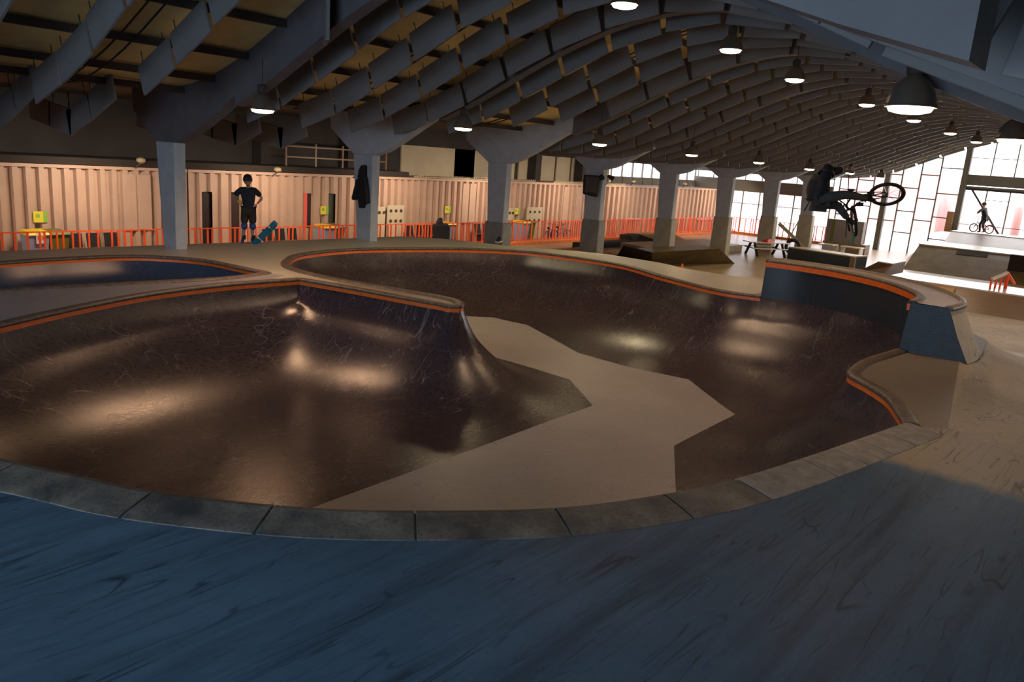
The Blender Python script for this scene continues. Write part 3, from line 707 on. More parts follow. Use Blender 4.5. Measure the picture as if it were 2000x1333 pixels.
# extension: raised quarter on the far right of the bowl
ex = thing('bowl_extension', 'raised curved extension wall with dark blue end panel on bowl edge', 'ramp')
EH = .85; sE = secs[2][1]; nE = len(sE)
def outw(i):   # width of its top
    t = i/(nE-1); return .62+.25*math.sin(PI*t)
N = normals(sE, False); V = []; F = []; Vt = []; Vo = []; In = []
for i, (p, n) in enumerate(zip(sE, N)):
    n = n*CCW; h = EH; lean = .05
    In.append([(p.x-n.x*0, p.y-n.y*0, -.03), (p.x-n.x*lean*.4, p.y-n.y*lean*.4, .4), (p.x-n.x*lean, p.y-n.y*lean, h-.02)])
    w0 = outw(i)
    Vt.append([(p.x-n.x*lean, p.y-n.y*lean, h), (p.x-n.x*w0, p.y-n.y*w0, h)])
    Vo.append([(p.x-n.x*w0, p.y-n.y*w0, h), (p.x-n.x*(w0+.06), p.y-n.y*(w0+.06), h-.12), (p.x-n.x*(w0+.2), p.y-n.y*(w0+.2), .4), (p.x-n.x*(w0+.42), p.y-n.y*(w0+.42), -.02)])
def grid(rows_):
    b = MB(); k = len(rows_[0])
    for r in rows_: b.v += r
    for i in range(len(rows_)-1):
        for j in range(k-1): b.f.append((i*k+j, i*k+j+1, (i+1)*k+j+1, (i+1)*k+j))
    return b
grid(In).build('inner_wall', M_navyw, ex, smooth=True); grid(Vt).build('top_deck', M_top, ex, smooth=True); grid(Vo).build('back_slope', M_conc, ex, smooth=True, label='pale rounded back')
for e in (0, nE-1):
    q = [In[e][0], In[e][1], In[e][2], Vo[e][0], Vo[e][1], Vo[e][2], Vo[e][3]]
    MB().add(q, [tuple(range(len(q)))]).build('end_panel', M_navy, ex, label='dark blue side panel' if e == 0 else None)
top_line = [Vector(v[0][:2]) for v in Vt]
sweep(top_line, [(-.05, -.14), (-.055, -.03), (.02, -.03), (.02, -.14)], sgn=CCW, z0=EH).build('painted_band', M_orange, ex, label='orange band')
sweep(top_line, [(-.055, -.03), (-.06, .0), (-.03, .025), (.05, .03), (.1, .01), (.1, -.03)], sgn=CCW, z0=EH).build('coping', M_cope, ex, smooth=True)
for i in (0,):
    p0 = [Vector(v[1][:2]) for v in Vt]
sweep([Vector(v[1][:2]) for v in Vt], [(-.06, -.02), (-.06, .015), (-.02, .03), (.05, .01), (.07, -.05)], sgn=CCW, z0=EH).build('edge_trim', M_plat, ex, smooth=True)
# ------------------------------------------------------------------ containers along the side
CY = 27.3
def top_at(x): return 1.42 if x < 12 else 1.5
door_px = {}
def container(x0, x1, label, pitch, depth0, openings=(), h=3.08, m=M_cont, plates=()):
    t = thing('shipping_container', label, 'shipping container', (x0, CY, FL), group='row of pale containers along the side wall')
    depth = depth0*2.3; L = x1-x0; prof = []; x = 0; k = 0
    while x < L-1e-3:
        a = x; p = min(pitch, L-x)
        prof += [(a, 0), (a+p*.42, 0), (a+p*.55, depth), (a+p*.88, depth)]; x += pitch
    prof.append((L, 0))
    cuts = sorted([(max(0, a-x0), min(L, b-x0), z0, z1) for a, b, z0, z1, *_ in openings])
    b = MB()
    def yat(u):
        for (a, c), (d, e) in zip(prof[:-1], prof[1:]):
            if a <= u <= d: return c+(e-c)*((u-a)/(d-a) if d > a else 0)
        return 0
    us = sorted(set([round(p[0], 4) for p in prof]+[round(v, 4) for c in cuts for v in c[:2]]))
    us = [u for u in us if 0 <= u <= L]
    for u, v in zip(us[:-1], us[1:]):
        mid = (u+v)/2; zs = [(0, h)]
        for c in cuts:
            if c[0] <= mid <= c[1]: zs = [(0, c[2]), (c[3], h)]
        for z0, z1 in zs:
            if z1-z0 > .01: b.add([(u, yat(u), z0), (v, yat(v), z0), (v, yat(v), z1), (u, yat(u), z1)], [(0,1,2,3)])
    b.box((0, .1, h-.02), (L, 2.4, h)).box((0, 2.35, 0), (L, 2.4, h)).box((0, .09, 0), (.03, 2.4, h)).box((L-.03, .09, 0), (L, 2.4, h))
    b.build('corrugated_side', m, t)
    MB().box((0, -.03, h-.1), (L, .06, h)).build('top_rail', m, t)
    for a, c, z0, z1, *mm_ in openings:
        o = MB().box((a-x0, .12, max(0, z0)), (c-x0, 1.2, z1)).build('opening', mm_[0] if mm_ else M_contdark, t, label=mm_[1] if len(mm_) > 1 else 'dark open doorway')
    for a, c, z0, z1 in plates:
        MB().box((a-x0, -.05, z0), (c-x0, .0, z1)).build('flat_panel', m, t, bevel=.02)
    return t
M_pinklit = mat('painted_red_light', (.8, .12, .09), .6)  # red light inside the narrow opening, put into a flat colour
M_greendoor = mat('dim_green_interior', (.06, .07, .05), .6)
container(2.3, 14.0, 'pale container at the left edge, wide ribs, with a flat double panel', .365, .07, plates=((11.75, 12.2, .95, 2.85), (12.25, 12.7, .95, 2.85)))
container(14.05, 22.6, 'pale container with narrow doorways behind the standing skater', .42, .06,
          openings=((14.55, 14.95, 0, 2.3), (15.72, 16.1, 0, 2.3), (18.98, 19.14, 0.9, 2.3, M_pinklit, 'narrow opening with its red light painted in'), (19.14, 19.32, 0, 2.3), (20.1, 20.45, .0, 2.3, M_greendoor, 'dim greenish doorway')))
container(22.65, 30.6, 'pale container between the jacket column and the third column', .40, .07, plates=((28.0, 28.45, .95, 2.9), (28.5, 28.95, .95, 2.9)))
container(30.65, 38.5, 'pinkish container between the third and fourth columns', .42, .08, plates=((36.2, 36.7, .8, 2.9), (37.4, 38.0, .8, 2.9)))
container(38.55, 47.5, 'pinkish container right of the loudspeaker column', .55, .13, plates=((39.2, 40.2, .9, 1.05), (43.2, 44.6, .9, 1.05)))
container(47.55, 55.8, 'farthest container behind the low wedge ramp', .58, .15, openings=((48.0, 48.7, 0, 2.2, M_wood, 'orange lit doorway'),), plates=((52.5, 55, .8, .95),))
# dark trough and clutter on the containers
tag(MB().box((2, CY-.1, 1.5), (24.4, CY+2.3, 1.72)).build('cable_trough', M_dark), 'dark trough running along the container roofs at the left', 'trough')
random.seed(3)
for i in range(7):
    x = (12.35, 17.6, 21.5, 40.4, 43.2, 46.6, 49.9)[i]; z = (1.62, 1.5, 1.55, 1.62, 1.66, 1.6, 1.66)[i]
    t = thing('flood_lamp', ['small cream lamp over the flat double panel', 'tiny lamp on the trough right of the skater', 'tiny lamp on the trough left of the jacket', 'small lamp on the container right of the loudspeaker', 'second small lamp right of the loudspeaker', 'small lamp by the fifth column', 'small lamp above the orange doorway'][i], 'lamp', (x, CY-.12, z), group='small lamps on the container roofs')
    MB().lathe([(.05, 0), (.16, .06), (.14, .16), (.05, .2)], cap=True, n=12).build('lamp_head', M_woodp, t)
    MB().bar((-.02, 0, 0), (-.2, .05, -.16), .02).build('arm', M_purl, t)
for (xa, xb) in ((24.8, 33.5), (35.2, 42.5)):
    b = MB(); x = xa
    while x < xb: b.bar((x, CY+.0, 1.5), (x+.12, CY-.03, 1.62), .012); x += .17
    b.bar((xa, CY, 1.52), (xb, CY, 1.52), .015)
    tag(b.build('bird_spikes', M_upl), 'row of pale spikes along the container roof %s' % ('left of the third column' if xa < 30 else 'right of the third column'), 'spikes')
# wooden frames above the containers
t = thing('wooden_frame', 'orange-brown timber shelving frame above the containers beside the jacket column', 'shelf', (18.9, 28.6, 1.5))
for x in (0, 1.45, 2.85, 4.3, 5.3): MB().box((x, 0, 0), (x+.07, .07, 1.15)).build('upright', M_brown, t)
for z in (.12, .55, .98): MB().box((0, -.02, z), (5.37, .0, z+.06)).build('shelf_rail', M_brown, t)
MB().box((0, 0, .1), (5.37, .87, .13)).build('shelf', M_wood, t)
# ------------------------------------------------------------------ fence in panels
def fence(p, q, label, seed, kerb=True):
    p = Vector(p); q = Vector(q); L = (q-p).length; rz = math.atan2(q.y-p.y, q.x-p.x)
    t = thing('fence_panel', label, 'fence', p, rz, 'orange railing in front of the containers')
    MB().box((0, -.02, .98), (L, .02, 1.02)).build('top_rail', M_fence, t)
    MB().box((0, -.015, .08), (L, .015, .11)).build('bottom_rail', M_fence, t)
    rnd = random.Random(seed); x = .05
    while x < L-.03:
        MB().box((x, -.022, 0), (x+.05, .022, 1.0)).build('bar', M_fence, t)
        x += rnd.choice((.17, .2, .27, .33, .42))
FY = 25.8; KB = FL+.16
x = 4.0; k = 0
where = ['in front of the yellow-lidded bins at the left edge', 'in front of the dark seats at the left', 'under the flat double panel', 'just left of the nearest column', 'left of the standing skater', 'behind the standing skater', 'right of the skateboard', 'in front of the middle bins', 'behind the jacket column', 'in front of the first pegboard', 'right of the first pegboard', 'beside the hanging black coat', 'left of the third column', 'behind the third column', 'before the bikes near the second pegboard', 'left of the fourth column', 'right of the fourth column', 'over the low ledge', 'before the fifth column', 'before the orange doorway', 'left of the sixth column', 'at the far end of the containers']
while x < 55:
    fence((x, FY, KB), (x+2.32, FY, KB), 'orange railing panel, %s' % where[min(k, 21)], k); x += 2.35; k += 1
for j in range(3):
    fence((55.2, 25.6-2.3*j, KB), (55.2, 23.35-2.3*j, KB), 'orange railing panel before the end glazing, %s from the containers' % ORD[j], 40+j)
tag(MB().box((3, FY-.35, FL), (55.3, FY+.3, KB)).box((54.9, 18.9, FL), (55.5, FY+.3, KB)).build('kerb', M_kerb), 'orange painted kerb under the railing', 'kerb')
# bins, signs
def bin_(x, y, label, lidc=M_yel, body=M_binb):
    t = thing('recycling_bin', label, 'bin', (x, y, FL), group='wheeled bins behind the railing')
    MB().hexa([(-.22, -.28, 0), (.22, -.28, 0), (.22, .28, 0), (-.22, .28, 0)], [(-.3, -.36, 1.0), (.3, -.36, 1.0), (.3, .36, 1.0), (-.3, .36, 1.0)]).build('body', body, t, bevel=.02)
    MB().hexa([(-.34, -.42, 1.0), (.34, -.42, 1.0), (.34, .38, 1.0), (-.34, .38, 1.0)], [(-.26, -.36, 1.1), (.26, -.36, 1.1), (.26, .36, 1.12), (-.26, .36, 1.12)]).build('lid', lidc, t, bevel=.02)
    for s in (-.2, .2): MB().torus((s, .3, .1), (1, 0, 0), .07, .03, 12, 6).build('wheel', M_rubber, t)
def bx(px, py=440): return gy(px, py, 26.6).x
bin_(bx(66), 26.6, 'yellow-lidded recycling bin at the left edge'); bin_(bx(88), 26.7, 'yellow-lidded bin with a small notice, second at the left edge'); bin_(bx(106), 26.6, 'dark green bin beside the left yellow-lidded bins', M_bing, M_bing)
bin_(bx(636), 26.6, 'yellow-lidded bin left of the jacket column'); bin_(bx(655), 26.7, 'brownish bin behind the railing left of the jacket column', M_brown, M_brown)
bin_(bx(875), 26.7, 'yellow-lidded bin beside the hanging black coat'); bin_(bx(1018), 26.6, 'yellow-lidded bin right of the third column'); bin_(bx(1032), 26.7, 'green bin right of the third column', M_bing, M_bing)
for i, (px, py) in enumerate(((79, 424), (634, 411), (875, 410), (1010, 413))):
    q = gy(px, py, CY-.06); t = thing('recycling_sign', ['yellow and green recycling notice above the bins at the left edge', 'yellow and green recycling notice left of the jacket column', 'yellow and green recycling notice above the black coat', 'yellow and green recycling notice right of the third column'][i], 'sign', q)
    MB().box((-.2, 0, -.17), (.08, .02, .17)).build('panel', M_sign, t); MB().box((.08, 0, -.17), (.2, .02, .17)).build('stripe', M_signg, t)
    b = MB(); rnd = random.Random(i)
    b.box((-.13, -.006, -.02), (-.02, 0, .09))
    b.build('print', M_signg, t)
q = gy(400/5, 466, 26.2); t = tag(MB().box((-.13, 0, -.16), (.13, .01, .16)).build('notice', M_white), 'small white notice with orange print on the left bin', 'notice'); t.location = q
MB().box((-.09, -.004, -.06), (-.02, 0, .06)).box((.02, -.004, -.06), (.09, 0, .06)).build('print', M_orange, t)
# rows of dark seats behind the railing
def seats(px, n, label):
    t = thing('seat_bench', label, 'bench', (gy(px, 460, 26.7).x, 26.7, FL), group='dark seats behind the railing')
    MB().box((0, -.04, .38), (n*.55, .04, .44)).build('beam', M_purl, t)
    for s in (.15, n*.55-.2): MB().box((s, -.25, 0), (s+.05, .25, .38)).build('leg', M_purl, t)
    for i in range(n):
        MB().hexa([(i*.55+.02, -.22, .43), (i*.55+.48, -.22, .43), (i*.55+.48, .2, .40), (i*.55+.02, .2, .40)], [(i*.55+.02, -.22, .47), (i*.55+.48, -.22, .47), (i*.55+.48, .2, .44), (i*.55+.02, .2, .44)]).build('seat', M_black, t, bevel=.015)
        MB().hexa([(i*.55+.04, .18, .5), (i*.55+.46, .18, .5), (i*.55+.46, .22, .5), (i*.55+.04, .22, .5)], [(i*.55+.04, .26, .95), (i*.55+.46, .26, .95), (i*.55+.46, .3, .95), (i*.55+.04, .3, .95)]).build('backrest', M_black, t, bevel=.015)
seats(136, 3, 'three dark seats behind the railing at the left'); seats(518, 3, 'dark seats behind the railing right of the skateboard'); seats(798, 4, 'dark seats behind the railing right of the first pegboard'); seats(932, 2, 'dark seats left of the third column')
# pegboards
def pegboard(px0, px1, py0, label, rows=2, cols=3, low=0):
    a = gy(px0, py0, CY-.2); b = gy(px1, py0, CY-.2); t = thing('pegboard', label, 'board', (a.x, CY-.2, FL))
    W = b.x-a.x; H = a.z-FL
    MB().box((0, 0, 0), (W, .05, H)).build('board', M_upl, t)
    for r in range(rows):
        for c in range(cols):
            MB().bar((W*(.2+.6*c/(cols-1)), -.004, H-.25-r*.45), (W*(.2+.6*c/(cols-1)), -.03, H-.25-r*.45), .07, n=12).build('hole', M_purl, t, label='dark round fitting')
pegboard(757, 790, 401, 'cream pegboard with dark round holes right of the jacket column', 2, 3)
pegboard(738, 753, 404, 'plain cream board left of the first pegboard', 1, 2)
pegboard(994, 1004, 407, 'narrow cream pegboard half behind the third column', 2, 2); pegboard(1030, 1060, 405, 'cream pegboard with dark doors right of the third column', 3, 3)
# black coat over the railing
def skinmesh(name, pts, edges, m, parent=None, sub=2, root=0, label=None):
    me = bpy.data.meshes.new(name); me.from_pydata([tuple(p[:3]) for p in pts], edges, []); o = bpy.data.objects.new(name, me); C.objects.link(o)
    me.materials.append(m); md = o.modifiers.new('s', 'SKIN'); md.use_smooth_shade = True
    for i, p in enumerate(pts):
        r = p[3]; sv = me.skin_vertices[0].data[i]; sv.radius = (r, r) if not isinstance(r, tuple) else r; sv.use_root = (i == root)
    s = o.modifiers.new('d', 'SUBSURF'); s.levels = sub; s.render_levels = sub
    if parent: o.parent = parent
    if label: o['label'] = label
    return o
q = gy(862, 440, FY-.1); t = thing('black_coat', 'black coat draped over the railing beside a yellow-lidded bin', 'coat', (q.x, FY-.08, KB))
MB().hexa([(-.42, -.1, .0), (.40, -.1, .0), (.36, .1, .0), (-.38, .1, .0)], [(-.5, -.09, .95), (.42, -.09, .98), (.36, .12, 1.0), (-.42, .12, 1.0)]).build('body', M_black, t, bevel=.05)
MB().hexa([(-.3, -.07, .95), (.1, -.07, .95), (.1, .1, .95), (-.3, .1, .95)], [(-.15, -.05, 1.25), (.02, -.05, 1.28), (.02, .08, 1.25), (-.15, .08, 1.25)]).build('hood', M_black, t, bevel=.04)
MB().hexa([(.3, -.1, .25), (.52, -.1, .25), (.52, .05, .25), (.3, .05, .25)], [(.25, -.1, .92), (.5, -.1, .85), (.5, .08, .85), (.25, .08, .92)]).build('sleeve', M_black, t, bevel=.04)
# jacket on the second column
def facing(p):   # rotation that turns a thing's local -y towards the camera
    return math.atan2(p.y, p.x)-PI/2
q = gy(707, 325, 18.22); t = thing('hooded_jacket', 'black hooded jacket hanging from a hook on the concrete column', 'jacket', (14.97, 18.58, q.z), -PI/2); t.scale = (1.25, 1, 1)
MB().prism([(-.02, .02), (.06, .02), (.07, -.30), (.10, -.32), (.16, -.62), (.22, -1.05), (.06, -1.12), (.03, -1.22), (-.06, -1.22), (-.1, -1.0), (-.16, -.98), (-.28, -1.02), (-.34, -1.0), (-.26, -.7), (-.17, -.42), (-.1, -.32), (-.12, -.15)], 'y', -.16, .0).build('body', M_black, t, bevel=.05)
MB().hexa([(-.12, -.22, -.34), (.08, -.22, -.34), (.08, -.02, -.34), (-.12, -.02, -.34)], [(-.06, -.12, -.02), (.05, -.12, -.0), (.05, -.02, .0), (-.06, -.02, -.02)]).build('hood', M_black, t, bevel=.04)
MB().hexa([(-.32, -.2, -.98), (-.2, -.2, -.98), (-.2, -.1, -.98), (-.32, -.1, -.98)], [(-.16, -.2, -.4), (-.04, -.2, -.4), (-.04, -.1, -.4), (-.16, -.1, -.4)]).build('sleeve', M_black, t, bevel=.03)
MB().bar((.02, .1, .0), (.02, -.1, .03), .012, n=6).build('hook', M_chrome, t)
q = gy(1163, 345, 18.1); t = thing('loudspeaker', 'black loudspeaker hung high on the fourth column', 'loudspeaker', (26.45, 18.62, q.z-.75), math.radians(-50))
MB().hexa([(-.28, -.2, .02), (.26, -.2, -.08), (.26, .25, -.08), (-.28, .25, .02)], [(-.3, -.25, .78), (.32, -.25, .78), (.32, .3, .78), (-.3, .3, .78)]).build('cabinet', M_black, t, bevel=.03)
MB().box((-.24, -.27, .1), (.26, -.245, .72)).build('grille', M_purl, t); MB().box((-.05, .25, .3), (.05, .6, .4)).build('bracket', M_purl, t)
for i, (px, sgn_) in enumerate(((1148, -1), (1199, 1))):
    q = Vector((26.7 if i == 0 else 27.15, 18.3, 2.25)); t = thing('spotlight', 'small black clamp light %s the fourth column' % ('left of' if i == 0 else 'right of'), 'spotlight', q)
    MB().bar((0, 0, 0), (.18*sgn_, -.15, -.08), .07, .1, n=10).build('head', M_black, t); MB().bar((0, 0, 0), (-.25*sgn_, .1, .1), .02).build('arm', M_purl, t)
q = gy(972, 468, 17.9); t = thing('shoe', 'dark shoe lying against the grey padding of the third column', 'shoe', (q.x, 17.85, q.z-.06), .5)
MB().hexa([(-.22, -.08, 0), (.2, -.08, .02), (.2, .06, .02), (-.22, .06, 0)], [(-.2, -.06, .05), (.12, -.06, .16), (.12, .05, .18), (-.2, .05, .08)]).build('upper', M_black, t, bevel=.03)
MB().box((-.24, -.09, -.03), (.22, .07, .01)).build('sole', M_white, t, bevel=.01)
# ------------------------------------------------------------------ street section
def pts(lst, z): return [gz(x, y, z) for x, y in lst]
# wedge ramp before the fifth column
A = [Vector((31.3, 18.25, FL)), Vector((36.6, 16.7, FL)), Vector((38.2, 18.6, FL)), Vector((33.6, 20.0, FL))]
tA = [gz(1273, 493, -.75), gz(1405, 486, -.75)]
t = thing('wedge_ramp', 'long low grey wedge ramp before the padded columns', 'ramp', A[0])
def rel(L, o): return [tuple(Vector(p)-Vector(o)) for p in L]
MB().hexa(rel([A[0], A[1], A[2], A[3]], A[0]), rel([tA[0], tA[1], tA[1]+Vector((.5, 1.2, 0)), tA[0]+Vector((.5, 1.2, 0))], A[0])).build('sloped_deck', M_olive, t)
q0 = gz(1252, 489, -.75); q1 = gz(1254, 511, FL)
MB().hexa(rel([Vector((30.9, 18.9, FL)), A[0]+Vector((.1, .05, 0)), A[0]+Vector((1.6, 1.2, 0)), Vector((31.9, 20.6, FL))], A[0]), rel([q0, tA[0], tA[0]+Vector((.8, 1.4, 0)), q0+Vector((.8, 1.4, 0))], A[0])).build('end_block', M_dark, t, label='black end block')
q = gz(1400, 486, -.75)
t = tag(MB().hexa([(-3.6, -.6, FL), (4.5, -1.9, FL), (5.5, 1, FL), (-3, 1.5, FL)], [(-3.6, -.6, FL+.32), (4.5, -1.9, FL+.32), (5.5, 1, FL+.32), (-3, 1.5, FL+.32)]).build('low_platform', M_woodp), 'pale low platform behind the wedge ramp', 'platform'); t.location = (38.5, 21.2, 0)
# beige ramp and ledge near the railing
p0 = gy(1238, 467, 24.0); p1 = gy(1300, 467, 24.0)
t = tag(MB().hexa([(p0.x+1.2, 21.9, FL), (p1.x, 21.9, FL), (p1.x, 24.4, FL), (p0.x+.5, 24.4, FL)], [(p0.x, 23.6, -1.05), (p1.x, 23.6, -1.05), (p1.x, 24.4, -1.05), (p0.x, 24.4, -1.05)]).build('small_ramp', M_wood), 'small beige bank ramp against the orange kerb left of the fifth column', 'ramp')
t = tag(MB().hexa([(p0.x-.9, 23.4, FL), (p0.x+1.2, 22.0, FL), (p0.x+.5, 24.4, FL), (p0.x-.9, 24.4, FL)], [(p0.x-.9, 23.6, -1.1), (p0.x, 23.6, -1.07), (p0.x, 24.4, -1.07), (p0.x-.9, 24.4, -1.1)]).build('ramp_side', M_dark), 'black side block of the small beige ramp', 'ramp side')
a = gz(1125, 484, FL+.0); b = gz(1262, 486, FL)
t = tag(MB().box((a.x-.2, a.y-.6, FL), (b.x+1.5, a.y+.1, FL+.28)).build('low_ledge', M_dark), 'long low black ledge behind the fourth column', 'ledge')
a = gz(1190, 507, FL); t = tag(MB().box((a.x-4.5, a.y-.1, FL), (a.x-.1+.6, a.y+1.8, FL+.34)).build('low_box', M_wood), 'low orange wood box beside the fourth column', 'box'); 
a = gz(1035, 480, FL+.3); t = tag(MB().prism([(-1.2, FL), (1.2, FL), (0, FL+.36)], 'x', 0, .7).build('kicker', M_dark), 'small black kicker ramp beyond the deck right of the third column', 'ramp'); t.location = (27.2, 20.6, 0)
# cone
q = gz(1332, 523, 0); t = thing('marker_cone', 'tiny orange cone on the edge of the deck', 'cone', q)
MB().lathe([(.04, .02), (.012, .12)], cap=True, n=10).build('cone', M_orange, t); MB().box((-.05, -.05, 0), (.05, .05, .02)).build('base', M_orange, t)
# picnic table
q = Vector((42.3, 17.6, FL)); t = thing('picnic_table', 'white-topped picnic table with dark legs and red cloth on it', 'table', q, math.radians(-35))
MB().box((-1.25, -.4, .72), (1.25, .4, .77)).build('tabletop', M_white, t)
for s in (-.72, .72): MB().box((-1.25, s-.14, .43), (1.25, s+.14, .47)).build('seat', M_white, t)
for x in (-.85, .85):
    for s in (-1, 1): MB().bar((x, s*.62, 0), (x, -s*.18+s*.35, .72), .05).build('leg', M_dark, t)
    MB().box((x-.03, -.75, .38), (x+.03, .75, .43)).build('crossbar', M_dark, t)
t = tag(MB().hexa([(-.5, -.25, 0), (.4, -.3, 0), (.45, .3, 0), (-.4, .2, 0)], [(-.3, -.15, .12), (.1, -.1, .2), (.2, .15, .12), (-.2, .1, .1)]).build('red_cloth', M_red, bevel=.03), 'bunched red cloth on the picnic table', 'cloth'); t.location = (q.x, q.y, q.z+.77)
# tyre and navy box
q = gz(1548, 503, FL); t = tag(MB().torus((0, 0, .45), (1, .25, 0), .36, .1, 28, 10).build('tyre', M_rubber, smooth=True), 'large dark tyre standing by the left end of the navy box', 'tyre'); t.location = (q.x+1.6, q.y+.7, FL)
a = gz(1537, 505, FL); b = gz(1663, 527, FL); d = (b-a).normalized(); n_ = Vector((-d.y, d.x, 0)); n_ = n_ if n_.x > 0 else -n_
t = thing('grind_box', 'long navy grind box with wooden top in the street section', 'box', a)
MB().hexa(rel([a, b, b+n_*1.2, a+n_*1.2], a), rel([a+Vector((0,0,.58)), b+Vector((0,0,.62)), b+n_*1.2+Vector((0,0,.62)), a+n_*1.2+Vector((0,0,.58))], a)).build('body', M_navy, t)
MB().hexa(rel([a+Vector((0,0,.58)), b+Vector((0,0,.62)), b+n_*1.2+Vector((0,0,.62)), a+n_*1.2+Vector((0,0,.58))], a), rel([a+Vector((0,0,.64)), b+Vector((0,0,.68)), b+n_*1.2+Vector((0,0,.68)), a+n_*1.2+Vector((0,0,.64))], a)).build('top', M_woodp, t)
MB().bar(b+Vector((-.02,0,.0))-a, b+Vector((-.02,0,.66))-a, .12).build('corner_trim', M_brown, t)
# funbox
P = [gz(1700, 536, FL), gz(1722, 541, FL), gz(1762, 533, FL)]
t0 = [gz(1714, 512, FL+.75), gz(1744, 517, FL+.75), gz(1769, 512, FL+.75), gz(1745, 507, FL+.75)]
t = thing('launch_box', 'short wooden launch ramp with white top right of the navy box', 'ramp', P[0])
bt = [gz(1672, 532, FL), gz(1716, 545, FL), gz(1762, 537, FL), gz(1730, 526, FL)]
MB().hexa(rel(bt, P[0]), rel(t0, P[0])).build('sloped_deck', M_brown, t)
MB().hexa(rel(t0, P[0]), rel([v+Vector((0,0,.05)) for v in t0], P[0])).build('top', M_white, t)
MB().hexa(rel([gz(1722, 541, FL), gz(1762, 534, FL), bt[3], bt[3]+Vector((.1, -.1, 0))], P[0]), rel([t0[1]+Vector((-.06, -.03, 0)), t0[2]+Vector((-.05, 0, 0)), t0[3], t0[3]+Vector((.1, -.1, 0))], P[0])).build('side_panel', M_olive, t)
# manual pad with sloped front
PH = -1.0
t = thing('manual_pad', 'wide pad with bright white top and brown sloped front at the right', 'pad', (32.5, 0, FL))
def R3(L): return [(x-32.5, y, z-FL) for x, y, z in L]
MB().hexa(R3([(32.5, -5.9, FL+.006), (32.5, 6.0, FL+.006), (37.6, 8.5, FL+.006), (37.6, -5.9, FL+.006)]), R3([(35.0, -5.9, PH-.04), (35.0, 6.6, PH-.04), (37.6, 6.6, PH-.04), (37.6, -5.9, PH-.04)])).build('sloped_front', M_brown, t)
MB().hexa(R3([(33.6, 6.1, FL+.006), (34.2, 9.0, FL+.006), (37.6, 9.3, FL+.006), (37.6, 6.5, FL+.006)]), R3([(35.0, 6.62, PH-.04), (35.0, 8.7, PH-.04), (37.6, 9.2, PH-.04), (37.6, 6.62, PH-.04)])).build('side_ramp', M_wood, t, label='orange wood end ramp')
MB().box(R3([(35.0, -5.9, PH-.04)])[0], R3([(37.6, 9.2, PH+.02)])[0]).build('top', M_white, t)
# hand rail
a = gz(1936, 572, PH); b = gz(1978, 560, PH)
t = thing('hand_rail', 'short orange handrail with white top bar on the white pad', 'rail', (35.6, 0, PH+.02))
ht = [gx(1937, 546, 35.7), gx(1968, 533, 36.6), gx(1982, 556, 36.6)]
ra, rb_, rc = [Vector((p.x-35.6, p.y, p.z-PH-.02)) for p in ht]
MB().bar(ra, rb_, .05).build('top_bar', M_white, t, label='white top bar')
MB().bar(rb_, rc, .045).build('end_bar', M_fence, t)
for f in (0, .33, .66, 1.0):
    p = ra.lerp(rb_, f); MB().bar((p.x, p.y, 0), p, .035).build('post', M_fence, t)
MB().bar((rc.x-.1, rc.y+.25, 0), (rc.x-.1, rc.y+.25, .62), .03).build('post', M_fence, t)
# big bank and upper platform
t = thing('big_bank', 'wide olive bank ramp with white deck below the end window', 'ramp', (45.9, 0, FL))
def R4(L): return [(x-45.9, y, z-FL) for x, y, z in L]
MB().hexa(R4([(45.0, -5.9, FL), (45.3, 11.2, FL), (53.2, 13.0, FL), (53.2, -5.9, FL)]), R4([(48.4, -5.9, -.42), (48.4, 11.35, -.42), (53.2, 12.0, -.42), (53.2, -5.9, -.42)])).build('sloped_front', M_olive, t)
MB().box(R4([(48.4, -5.9, -.42)])[0], R4([(53.2, 11.4, -.36)])[0]).build('top', M_white, t)
t = thing('upper_bank', 'mauve upper bank leading to the platform under the framed window', 'ramp', (52.6, 0, -.36))
def R5(L): return [(x-52.6, y, z+.36) for x, y, z in L]
MB().hexa(R5([(52.4, -5.9, -.36), (52.4, 11.0, -.36), (56.2, 11.2, -.36), (56.2, -5.9, -.36)]), R5([(54.2, -5.9, .22), (54.2, 11.1, .22), (56.2, 11.1, .22), (56.2, -5.9, .22)])).build('sloped_front', M_mauve, t)
MB().box(R5([(54.2, -5.9, .22)])[0], R5([(56.2, 11.1, .26)])[0]).build('top', M_white, t)
a = gz(1868, 491, -.42); b = gz(1931, 500, -.42)
ra_ = gx(1868, 491, 48.2).y; rb0 = gx(1930, 498, 48.2).y
t = tag(MB().hexa([(47.75, rb0, -.8), (47.75, ra_, -.8), (48.34, ra_, -.5), (48.34, rb0, -.5)], [(47.75, rb0-.05, -.63), (47.75, ra_-.1, -.63), (48.34, ra_, -.41), (48.34, rb0, -.41)]).build('recess_panel', M_dark), 'black rectangular panel set in the top of the olive bank', 'panel')
a = gx(1975, 500, 47.4)
yb = gx(1972, 505, 46.6).y
t = tag(MB().box((46.6, yb-1.2, -1.25), (51.2, yb, -.28)).build('ledge_box', M_dark), 'dark ledge box jutting over the olive bank at the right edge', 'box')
MB().box((46.6, yb-1.2, -.28), (51.2, yb, -.24)).build('top', M_mauve, t, label='paler top face')
tag(MB().box((XW-.6, 11.5, .1), (XW-.3, 11.85, 1.35)).build('timber_screen', M_wood), 'tan timber screen at the left end of the top platform', 'screen')
